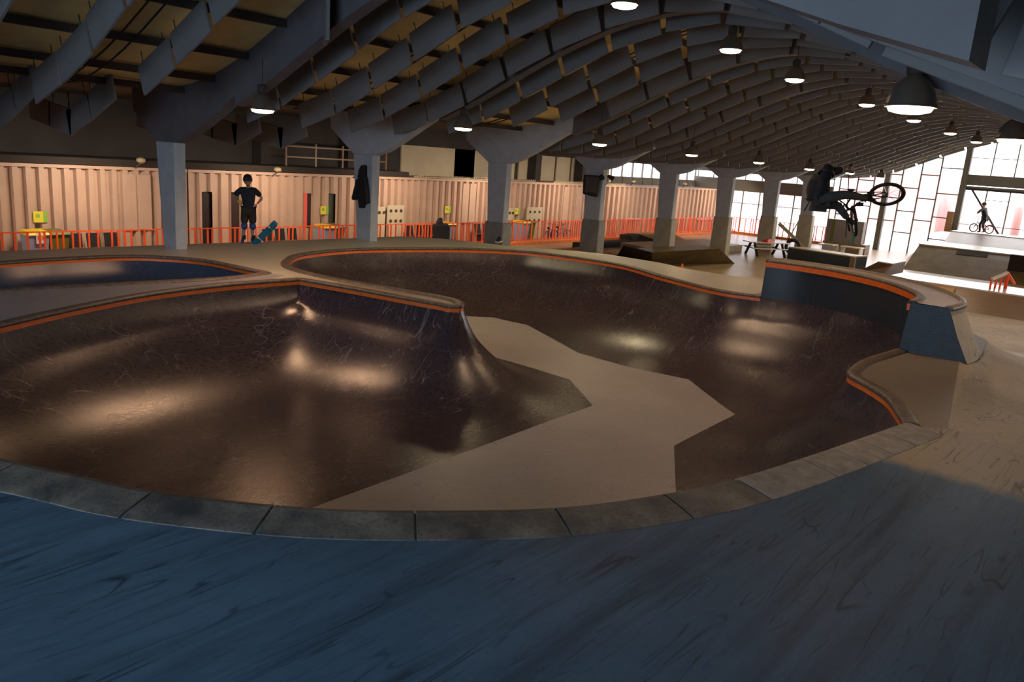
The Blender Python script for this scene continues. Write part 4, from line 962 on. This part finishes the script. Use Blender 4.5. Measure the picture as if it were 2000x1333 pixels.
# stack of boards and small ramp by the far columns
a = gy(1605, 455, 20.6); b = gy(1640, 425, 20.6)
t = thing('board_stack', 'dark upright board with a yellow-green stripe behind the last column', 'board', (50.5, 16.0, FL))
MB().box((0, -.9, .62), (.5, 1.3, 2.0)).build('panel', M_mauve, t); MB().box((-.02, .8, .62), (.0, 1.0, 2.0)).build('stripe', M_bing, t, label='yellow-green stripe'); MB().box((-.02, -.5, .62), (.0, -.35, 2.0)).build('stripe', M_teal, t, label='teal stripe'); MB().box((0, -1.2, 0), (.9, 1.4, .62)).build('base', M_brown, t)
t = thing('small_quarter', 'small white quarter pipe in front of the dark upright board', 'ramp', (48.6, 15.9, FL))
MB().prism([(1.4, 0), (1.35, .08), (.8, .16), (.3, .35), (.0, .62), (-.9, .62), (-.9, .56), (-.05, .56), (-.1, 0)], 'y', -.1, .8).build('ramp', M_white, t)
MB().box((.05, -1.4, .5), (.8, -.2, .55)).build('table', M_white, t)
for y in (-1.35, -.3): MB().box((.1, y, 0), (.75, y+.05, .5)).build('leg', M_white, t)
# leaning pole and board
t = tag(MB().bar(gz(1537, 473, FL), gy(1582, 392, 18.25), .035, n=6).build('leaning_pole', M_black), 'thin black pole leaning against the farthest padded column', 'pole')
t = tag(MB().bar(gz(1575, 487, FL), gz(1575, 487, FL)+Vector((-1.0, 1.6, 1.45)), .1).build('leaning_board', M_woodp), 'pale board leaning beside the farthest padded column', 'board')
q = gx(1655, 345, 50); tag(MB().bar((50, gx(1656, 352, 50).y, 3.2), (50, gx(1656, 440, 50).y, -.6), .03, n=6).build('hanging_rope', M_black), 'thin black rope hanging behind the airborne rider', 'rope')
# bikes parked behind the railing near the fourth column
def torus_obj(name, c, ax, R, r, m, par, n=26): return MB().torus(c, ax, R, r, n, 8).build(name, m, par, smooth=True)
def parked(x, y, label, rz):
    t = thing('bicycle', label, 'bicycle', (x, y, FL), rz)
    for s in (-.48, .48):
        wv = torus_obj('wheel', (s, 0, .3), (0, 1, 0), .27, .028, M_rubber, t); b = MB()
        for k in range(8): b.bar((s, 0, .3), (s+.27*math.cos(k*PI/4), 0, .3+.27*math.sin(k*PI/4)), .004)
        b.build('spokes', M_chrome, wv)
    MB().path([(-.48, 0, .3), (-.2, 0, .6), (.3, 0, .65), (-.05, 0, .3), (-.48, 0, .3)], .02, 6).path([(-.05, 0, .3), (-.2, 0, .6)], .02, 6).path([(.3, 0, .65), (.48, 0, .3)], .02, 6).build('frame', M_blue, t)
    MB().bar((-.22, 0, .6), (-.25, 0, .72), .02).bar((-.36, 0, .73), (-.14, 0, .75), .05, .03).build('saddle', M_black, t)
    MB().path([(.3, 0, .65), (.27, 0, .9)], .018, 6).path([(.27, -.3, .92), (.27, .3, .92)], .015, 6).build('handlebar', M_chrome, t)
parked(gy(1075, 450, 26.3).x, 26.3, 'bicycle leaning behind the railing before the second pegboard', .3); parked(gy(1096, 450, 26.4).x, 26.4, 'second bicycle behind the railing, right of the pegboard', -.2); parked(gy(1280, 445, 26.3).x, 26.3, 'bicycle behind the railing left of the fifth column', .2)
# ------------------------------------------------------------------ people
def head(c, fwd, up, m, parent, r=.115):
    """skull with brow, nose, mouth, chin, ears; c centre, fwd facing direction"""
    f = Vector(fwd).normalized(); u = Vector(up).normalized(); s = f.cross(u).normalized(); u = s.cross(f).normalized(); c = Vector(c)
    V = []; F = []; n = 28; k = 18
    for i in range(k+1):
        th = PI*i/k
        for j in range(n):
            a = 2*PI*j/n; x = math.sin(th)*math.cos(a); y = math.sin(th)*math.sin(a); z = math.cos(th)   # x forward
            w_ = 1.0; px_ = x*1.02*r; py_ = y*.78*r; pz_ = z*1.22*r
            if z < -.1: w_ = 1-.35*(-z-.1); py_ *= w_; px_ *= (1-.12*(-z-.1))
            if x > .2:
                px_ += .02*math.exp(-((z+.12)/.16)**2-(y/.13)**2)*(r/.115)
                px_ += .007*math.exp(-((z-.28)/.1)**2-(y/.5)**2)-.009*math.exp(-((z-.1)/.1)**2-((abs(y)-.33)/.15)**2)
                px_ += .006*math.exp(-((z+.45)/.06)**2-(y/.25)**2)-.004*math.exp(-((z+.51)/.03)**2-(y/.25)**2)+.008*math.exp(-((z+.85)/.12)**2-(y/.3)**2)
            V.append(c+f*px_+s*py_+u*pz_)
    for i in range(k):
        for j in range(n): F.append((i*n+j, i*n+(j+1) % n, (i+1)*n+(j+1) % n, (i+1)*n+j))
    b = MB().add(V, F)
    for sg in (-1, 1):
        e = c+s*sg*r*.8-u*.01
        b.add([e+f*.02*math.cos(t)+u*.03*math.sin(t)+s*sg*.0 for t in np.linspace(0, 2*PI, 9)[:-1]]+[e+f*(-.012+.016*math.cos(t))+u*.026*math.sin(t)+s*sg*.018 for t in np.linspace(0, 2*PI, 9)[:-1]], [(q, (q+1) % 8, 8+(q+1) % 8, 8+q) for q in range(8)]+[tuple(range(8, 16))])
    o = b.build('head', m, parent, smooth=True)
    eb = MB()
    for sg in (-1, 1): eb.ball(c+f*r*.86+s*sg*r*.33+u*r*.12, .012, 8, 6)
    eb.build('eyes', M_black, o)
    return f, s, u
def hand(P, E, side, par, curl=.5, m=M_skin):
    """palm and five fingers at wrist P coming from elbow E; returns skin points"""
    P = Vector(P); d = (P-Vector(E)).normalized(); sd = Vector(side).normalized(); sd = (sd-d*sd.dot(d)).normalized(); nn_ = d.cross(sd)
    pts_ = [(*P, .024), (*(P+d*.045), (.034, .016)), (*(P+d*.085), (.036, .015))]; ed = [(0, 1), (1, 2)]
    skinmesh('palm', pts_, ed, m, par, 1)
    for k, (o_, L) in enumerate(((-.03, .068), (-.01, .078), (.011, .073), (.031, .058))):
        b0 = P+d*.085+sd*o_; p1 = b0+d*L*.4+nn_*L*.15*curl; p2 = p1+d*L*.3*(1-curl*.4)+nn_*L*.4*curl; p3 = p2+d*L*.15+nn_*L*.35*curl
        skinmesh('finger', [(*b0, .0095), (*p1, .0088), (*p2, .0082), (*p3, .007)], [(0, 1), (1, 2), (2, 3)], m, par, 1)
    b0 = P+d*.03-sd*.028; skinmesh('thumb', [(*b0, .0115), (*(b0+d*.03-sd*.022), .0105), (*(b0+d*.055-sd*.028+nn_*.014), .0085)], [(0, 1), (1, 2)], m, par, 1)
def human(t, J, fwd, mats, sleeve=.6, legcover='short', sc=1.0, hands=True, fdir=None, updir=(0, 0, 1)):
    """J: joints in the thing's space: pelvis chest neck head sL sR eL eR wL wR hL hR kL kR aL aR tL tR"""
    g = {k: Vector(v) for k, v in J.items()}; r = lambda v: v*sc
    names = ['pelvis', 'chest', 'neck', 'head', 'sL', 'eL', 'wL', 'sR', 'eR', 'wR', 'hL', 'kL', 'aL', 'hR', 'kR', 'aR', 'tL', 'tR']
    g['sp'] = g['pelvis'].lerp(g['chest'], .5)
    g['cL'] = (g['kL']*.65+g['aL']*.35); g['cR'] = (g['kR']*.65+g['aR']*.35)
    R_ = dict(pelvis=.135, sp=.12, chest=.135, neck=.052, head=.055, sL=.058, eL=.041, wL=.027, sR=.058, eR=.041, wR=.027, hL=.088, kL=.058, cL=.056, aL=.037, hR=.088, kR=.058, cR=.056, aR=.037, tL=.03, tR=.03)
    order_ = ['pelvis', 'sp', 'chest', 'neck', 'head', 'sL', 'eL', 'wL', 'sR', 'eR', 'wR', 'hL', 'kL', 'cL', 'aL', 'tL', 'hR', 'kR', 'cR', 'aR', 'tR']
    ix = {k: i for i, k in enumerate(order_)}
    E = [('pelvis', 'sp'), ('sp', 'chest'), ('chest', 'neck'), ('neck', 'head'), ('chest', 'sL'), ('sL', 'eL'), ('eL', 'wL'), ('chest', 'sR'), ('sR', 'eR'), ('eR', 'wR'), ('pelvis', 'hL'), ('hL', 'kL'), ('kL', 'cL'), ('cL', 'aL'), ('aL', 'tL'), ('pelvis', 'hR'), ('hR', 'kR'), ('kR', 'cR'), ('cR', 'aR'), ('aR', 'tR')]
    skinmesh('body', [(*g[k], r(R_[k]*.93)) for k in order_], [(ix[a], ix[b]) for a, b in E], M_skin, t)
    # shirt
    so = ['sp', 'chest', 'sL', 'e1', 'sR', 'e2', 'low', 'col']
    g['e1'] = g['sL'].lerp(g['eL'], sleeve) if sleeve <= 1 else g['eL'].lerp(g['wL'], sleeve-1); g['e2'] = g['sR'].lerp(g['eR'], sleeve) if sleeve <= 1 else g['eR'].lerp(g['wR'], sleeve-1)
    g['low'] = g['pelvis'].lerp(g['sp'], .1); g['hem'] = g['pelvis'].lerp(g['sp'], -.25); g['col'] = g['chest'].lerp(g['neck'], .7)
    if sleeve <= 1:
        skinmesh('shirt', [(*g['sp'], r(.155)), (*g['chest'], r(.165)), (*g['sL'], r(.085)), (*g['e1'], r(.075)), (*g['sR'], r(.085)), (*g['e2'], r(.075)), (*g['low'], r(.16)), (*g['col'], r(.075)), (*g['hem'], r(.13))],
                 [(8, 6), (6, 0), (0, 1), (1, 2), (2, 3), (1, 4), (4, 5), (1, 7)], mats['shirt'], t)
    else:
        skinmesh('hooded_top', [(*g['sp'], r(.17)), (*g['chest'], r(.18)), (*g['sL'], r(.095)), (*g['eL'], r(.075)), (*g['e1'], r(.055)), (*g['sR'], r(.095)), (*g['eR'], r(.075)), (*g['e2'], r(.055)), (*g['low'], r(.165)), (*g['col'], r(.09)), (*g['hem'], r(.12))],
                 [(10, 8), (8, 0), (0, 1), (1, 2), (2, 3), (3, 4), (1, 5), (5, 6), (6, 7), (1, 9)], mats['shirt'], t)
    for s in 'LR':
        g['m'+s] = g['h'+s].lerp(g['k'+s], .5); g['x'+s] = g['h'+s].lerp(g['k'+s], .95)
    if legcover == 'short':
        skinmesh('shorts', [(*g['pelvis'], r(.15)), (*g['hL'], r(.115)), (*g['mL'], r(.11)), (*g['xL'], r(.1)), (*g['hR'], r(.115)), (*g['mR'], r(.11)), (*g['xR'], r(.1))], [(0, 1), (1, 2), (2, 3), (0, 4), (4, 5), (5, 6)], mats['leg'], t)
    else:
        skinmesh('trousers', [(*g['pelvis'], r(.15)), (*g['hL'], r(.105)), (*g['kL'], r(.078)), (*g['aL'], r(.055)), (*g['hR'], r(.105)), (*g['kR'], r(.078)), (*g['aR'], r(.055))], [(0, 1), (1, 2), (2, 3), (0, 4), (4, 5), (5, 6)], mats['leg'], t)
    for s in 'LR':
        a, b = g['a'+s], g['t'+s]; d = (b-a); skinmesh('shoe', [(*(a-d*.35+Vector((0, 0, -.0))), r(.042)), (*(a+d*.3), r(.046)), (*(b+d*.1), r(.036))], [(0, 1), (1, 2)], mats['shoe'], t)
    if hands:
        for s, sg in (('L', 1), ('R', -1)):
            hand(g['w'+s], g['e'+s], Vector((0, 0, 1)) if abs((g['w'+s]-g['e'+s]).normalized().z) < .8 else Vector((1, 0, 0)), t)
    hc = g['head']; f, s_, u = head(hc+Vector(updir)*.03*sc, fwd, updir, mats.get('head', M_skin), t, .112*sc)
    hb = MB(); V = []; n = 24
    for i in range(9):
        th = PI*.56*i/8; 
        for j in range(n):
            a = 2*PI*j/n; V.append(hc+Vector(updir)*.045*sc+(f*math.cos(a)*.142+s_*math.sin(a)*.122)*math.sin(th)*sc+u*math.cos(th)*.15*sc)
    F = []
    for i in range(8):
        for j in range(n): F.append((i*n+j, i*n+(j+1) % n, (i+1)*n+(j+1) % n, (i+1)*n+j))
    hl = MB().add(V, F).build('helmet', M_rubber, t, smooth=True, label='black skate helmet')
    so_ = hl.modifiers.new('t', 'SOLIDIFY'); so_.thickness = .012
    sb = MB()
    for sg in (-1, 1): sb.bar(hc+s_*sg*.1*sc+u*.0, hc-u*.12*sc+f*.05*sc, .008, n=6)
    sb.build('chin_strap', M_black, hl)
    return g
# standing skater
base = gz(486, 476, 0)
rz = math.atan2(base.y, base.x)-PI/2
t = thing('person', 'person in helmet, navy t-shirt, brown shorts and knee pads standing on deck', 'person', base, rz)
J = dict(pelvis=(0, 0, .93), chest=(-.01, 0, 1.30), neck=(.0, -.01, 1.47), head=(-.02, -.02, 1.62), sR=(-.19, 0, 1.40), eR=(-.40, .05, 1.19), wR=(-.235, -.09, 1.10), sL=(.17, 0, 1.40), eL=(.34, .06, 1.20), wL=(.21, -.05, 1.06),
         hL=(.09, 0, .88), kL=(.10, -.03, .48), aL=(.09, .03, .09), tL=(.13, -.12, .04), hR=(-.09, 0, .88), kR=(-.11, -.03, .48), aR=(-.15, .02, .09), tR=(-.17, -.14, .04))
human(t, J, (-.1, -1, -.05), dict(shirt=M_shirt, leg=M_short, shoe=M_blue), .75)
for s, x in ((1, .10), (-1, -.11)):
    MB().ball((x, -.075, .47), .085, 12, 8, (1, .7, 1.15)).build('knee_pad', M_blue, t, smooth=True, label='blue knee pad')
    MB().lathe([(.052, .1), (.058, .22)], (x*1.15, .02, 0), 12).build('sock', M_black, t, smooth=True)
MB().bar((-.25, -.08, 1.11), (-.17, -.14, 1.07), .035, n=10).build('wrist_guard', M_yel, t, label='black and yellow wrist guard')
# skateboard propped on its tail under the front foot
t = thing('skateboard', 'teal skateboard tipped up on its tail beside the skater', 'skateboard', base+Vector((math.cos(rz)*.18+math.sin(rz)*.16, math.sin(rz)*.18-math.cos(rz)*.16, .02)), rz)
ang = math.radians(47); u = Vector((math.cos(ang), .05, math.sin(ang))).normalized(); v = Vector((-math.sin(ang)*.45, .88, math.cos(ang)*.45)).normalized(); u = (u-v*u.dot(v)).normalized(); sd = u.cross(v)
L_ = [(-.06, .04), (.0, .0), (.12, -.015), (.62, -.015), (.74, .0), (.80, .045)]
V = []; F = []
for (a, h_) in L_:
    wd = .1 if 0 < a < .76 else .07
    for s in (-1, 1):
        for th in (0, .012): V.append(u*(a-.05)+v*(h_+th)+sd*s*wd)
for i in range(len(L_)-1):
    a = 4*i; b = a+4; F += [(a, b, b+2, a+2), (a+1, a+3, b+3, b+1), (a, a+1, b+1, b), (a+2, b+2, b+3, a+3)]
F += [(0, 2, 3, 1), (4*len(L_)-4, 4*len(L_)-3, 4*len(L_)-1, 4*len(L_)-2)]
MB().add([p+Vector((0, 0, .05)) for p in V], F).build('deck', M_board, t, bevel=.004)
for a in (.12, .52):
    tk = MB().bar(u*a+v*-.045-sd*.07+Vector((0, 0, .05)), u*a+v*-.045+sd*.07+Vector((0, 0, .05)), .012).bar(u*a+v*-.01+Vector((0, 0, .05)), u*a+v*-.045+Vector((0, 0, .05)), .02).build('truck', M_chrome, t)
    for s in (-1, 1):
        p = u*a+v*-.05+sd*.085*s+Vector((0, 0, .05)); MB().bar(p-sd*.018, p+sd*.018, .028, n=14).build('wheel', M_white, t)
# ---- airborne rider on a bmx bike laid flat
def wheel(par, c, ax, R=.25):
    wv = torus_obj('wheel', c, ax, R, .026, M_rubber, par, 36)
    MB().torus(c, ax, R-.035, .01, 36, 6).build('rim', M_chrome, wv, smooth=True)
    axv = Vector(ax).normalized(); x = axv.orthogonal().normalized(); y = axv.cross(x); b = MB()
    for k in range(18):
        a = k*PI/9; b.bar(Vector(c)+axv*.02*(1 if k % 2 else -1), Vector(c)+(x*math.cos(a)+y*math.sin(a))*(R-.035), .002)
    b.build('spokes', M_chrome, wv); MB().bar(Vector(c)-axv*.05, Vector(c)+axv*.05, .02, n=10).build('hub', M_chrome, wv)
DR = 13.2
vx = Vector((AX[0], AY[0], AZ[0])); vy = -Vector((AX[1], AY[1], AZ[1])); vz = Vector((AX[2], AY[2], AZ[2]))   # right, up, away
def W(px, py, dz=0): return gd(px, py, DR+dz)
org = W(1665, 390); t = thing('bmx_bike', 'bmx bike flung sideways in the air with its rear wheel out to the right', 'bicycle', org)
def RL(p): return Vector(p)-org
rear = RL(W(1732, 380, 0)); ax = (vy*.86+vz*.46+vx*.22).normalized()
wheel(t, rear, ax, .262)
fr_ = RL(W(1668, 432, .55)); ax2 = (vx*.9-vz*.28+vy*.1).normalized()
wheel(t, fr_, ax2, .25)
bb = RL(W(1690, 389, .0)); seat = RL(W(1668, 377, -.15)); headt = RL(W(1652, 402, .35)); headb = RL(W(1658, 410, .4))
MB().path([bb, seat], .017, 8).path([bb, headb], .02, 8).path([seat, headt], .017, 8).path([headt, headb], .022, 8).path([bb+ax*.04, rear+ax*.05], .01, 6).path([bb-ax*.04, rear-ax*.05], .01, 6).path([seat+ax*.02, rear+ax*.05], .009, 6).path([seat-ax*.02, rear-ax*.05], .009, 6).build('frame', M_rubber, t)
MB().path([headb+ax2*.05, fr_+ax2*.06], .014, 6).path([headb-ax2*.05, fr_-ax2*.06], .014, 6).path([headb-ax2*.06, headb+ax2*.06], .014, 6).build('fork', M_rubber, t)
sd_ = (seat-bb).normalized(); MB().bar(seat, seat+sd_*.08, .014, n=8).hexa([seat+sd_*.08+a for a in (Vector((-.03, -.03, 0)), Vector((.1, -.02, 0)), Vector((.1, .02, 0)), Vector((-.03, .05, 0)))], [seat+sd_*.08+Vector((0, 0, .04))+a for a in (Vector((-.03, -.03, 0)), Vector((.1, -.02, 0)), Vector((.1, .02, 0)), Vector((-.03, .05, 0)))]).build('saddle', M_black, t)
hb0 = headt+(headt-headb).normalized()*.06; gl = RL(W(1634, 395, .2)); gr = RL(W(1657, 440, .1))
MB().path([headt, hb0, hb0.lerp(gl, .5)+(hb0-headb).normalized()*.1, gl], .012, 8).path([hb0, hb0.lerp(gr, .5)+(hb0-headb).normalized()*.1, gr], .012, 8).build('handlebar', M_rubber, t)
for p, q_ in ((gl, hb0), (gr, hb0)): MB().bar(p, p+(p-q_).normalized()*.12, .018, n=10).build('grip', M_black, t)
cr = (vx*.8+vz*.6).normalized()
MB().bar(bb-cr*.0, bb+ax*.09, .012).bar(bb+ax*.09, bb+ax*.09+cr*.17, .012).bar(bb, bb-ax*.09, .012).bar(bb-ax*.09, bb-ax*.09-cr*.17, .012).build('crank', M_chrome, t)
for p in (bb+ax*.09+cr*.17+ax*.05, bb-ax*.09-cr*.17-ax*.05): MB().bar(p-vx*.05, p+vx*.05, .03).build('pedal', M_black, t)
MB().bar(bb+ax*.05, bb+ax*.055, .07, n=20).build('chainring', M_chrome, t)
t = thing('person', 'person in black hooded top and grey trousers airborne with the bmx bike', 'person', W(1600, 375))
org = W(1600, 375)
J = dict(pelvis=W(1596, 391, 0), chest=W(1600, 356, -.05), neck=W(1607, 340, -.1), head=W(1614, 343, -.28), sL=W(1612, 342, -.2), eL=W(1630, 334, -.25), wL=W(1650, 332, -.3), sR=W(1590, 356, .18), eR=W(1604, 384, .42), wR=W(1630, 394, .3),
         hL=W(1602, 388, -.1), kL=W(1652, 380, -.2), aL=W(1694, 388, .02), tL=W(1708, 392, .05), hR=W(1600, 396, .1), kR=W(1637, 402, .2), aR=W(1656, 428, .25), tR=W(1667, 438, .2))
J = {k: Vector(v)-org for k, v in J.items()}
human(t, J, vx*.8+vy*-.3+vz*.5, dict(head=M_black, shirt=M_black, leg=M_grey, shoe=M_black), 1.85, 'long', 1.0, True, None, (vy*.9+vx*.1)[:])
# far cyclist on the top platform
q0 = Vector((54.9, gx(1915, 455, 54.9).y, .27))
t = thing('bmx_bike', 'bike under the far rider on the top platform', 'bicycle', q0, math.radians(70))
for s in (-.48, .48): wheel(t, (s, 0, .27), (0, 1, 0), .25)
MB().path([(-.48, 0, .27), (-.1, 0, .27), (.3, 0, .6), (-.2, 0, .5), (-.48, 0, .27)], .018, 6).path([(-.1, 0, .27), (-.2, 0, .5)], .018, 6).path([(.3, 0, .66), (.48, 0, .27)], .018, 6).build('frame', M_rubber, t)
MB().path([(.3, 0, .66), (.26, 0, .9)], .015, 6).path([(.26, -.33, .95), (.26, .33, .95)], .015, 6).build('handlebar', M_rubber, t)
t = thing('person', 'person in dark clothes astride a bike, one arm out, before the framed window', 'person', q0, math.radians(70))
J = dict(pelvis=(-.1, 0, .92), chest=(.05, 0, 1.32), neck=(.1, 0, 1.5), head=(.13, 0, 1.66), sL=(.05, .19, 1.43), eL=(.05, .45, 1.3), wL=(.08, .66, 1.12), sR=(.05, -.19, 1.43), eR=(.2, -.28, 1.2), wR=(.27, -.28, 1.0),
         hL=(-.1, .1, .88), kL=(.05, .16, .5), aL=(-.05, .2, .1), tL=(.1, .22, .04), hR=(-.1, -.1, .88), kR=(.05, -.16, .5), aR=(-.08, -.2, .1), tR=(.08, -.22, .04))
human(t, J, (1, .2, -.1), dict(shirt=M_black, leg=M_black, shoe=M_black), 1.8, 'long', 1.0, False)
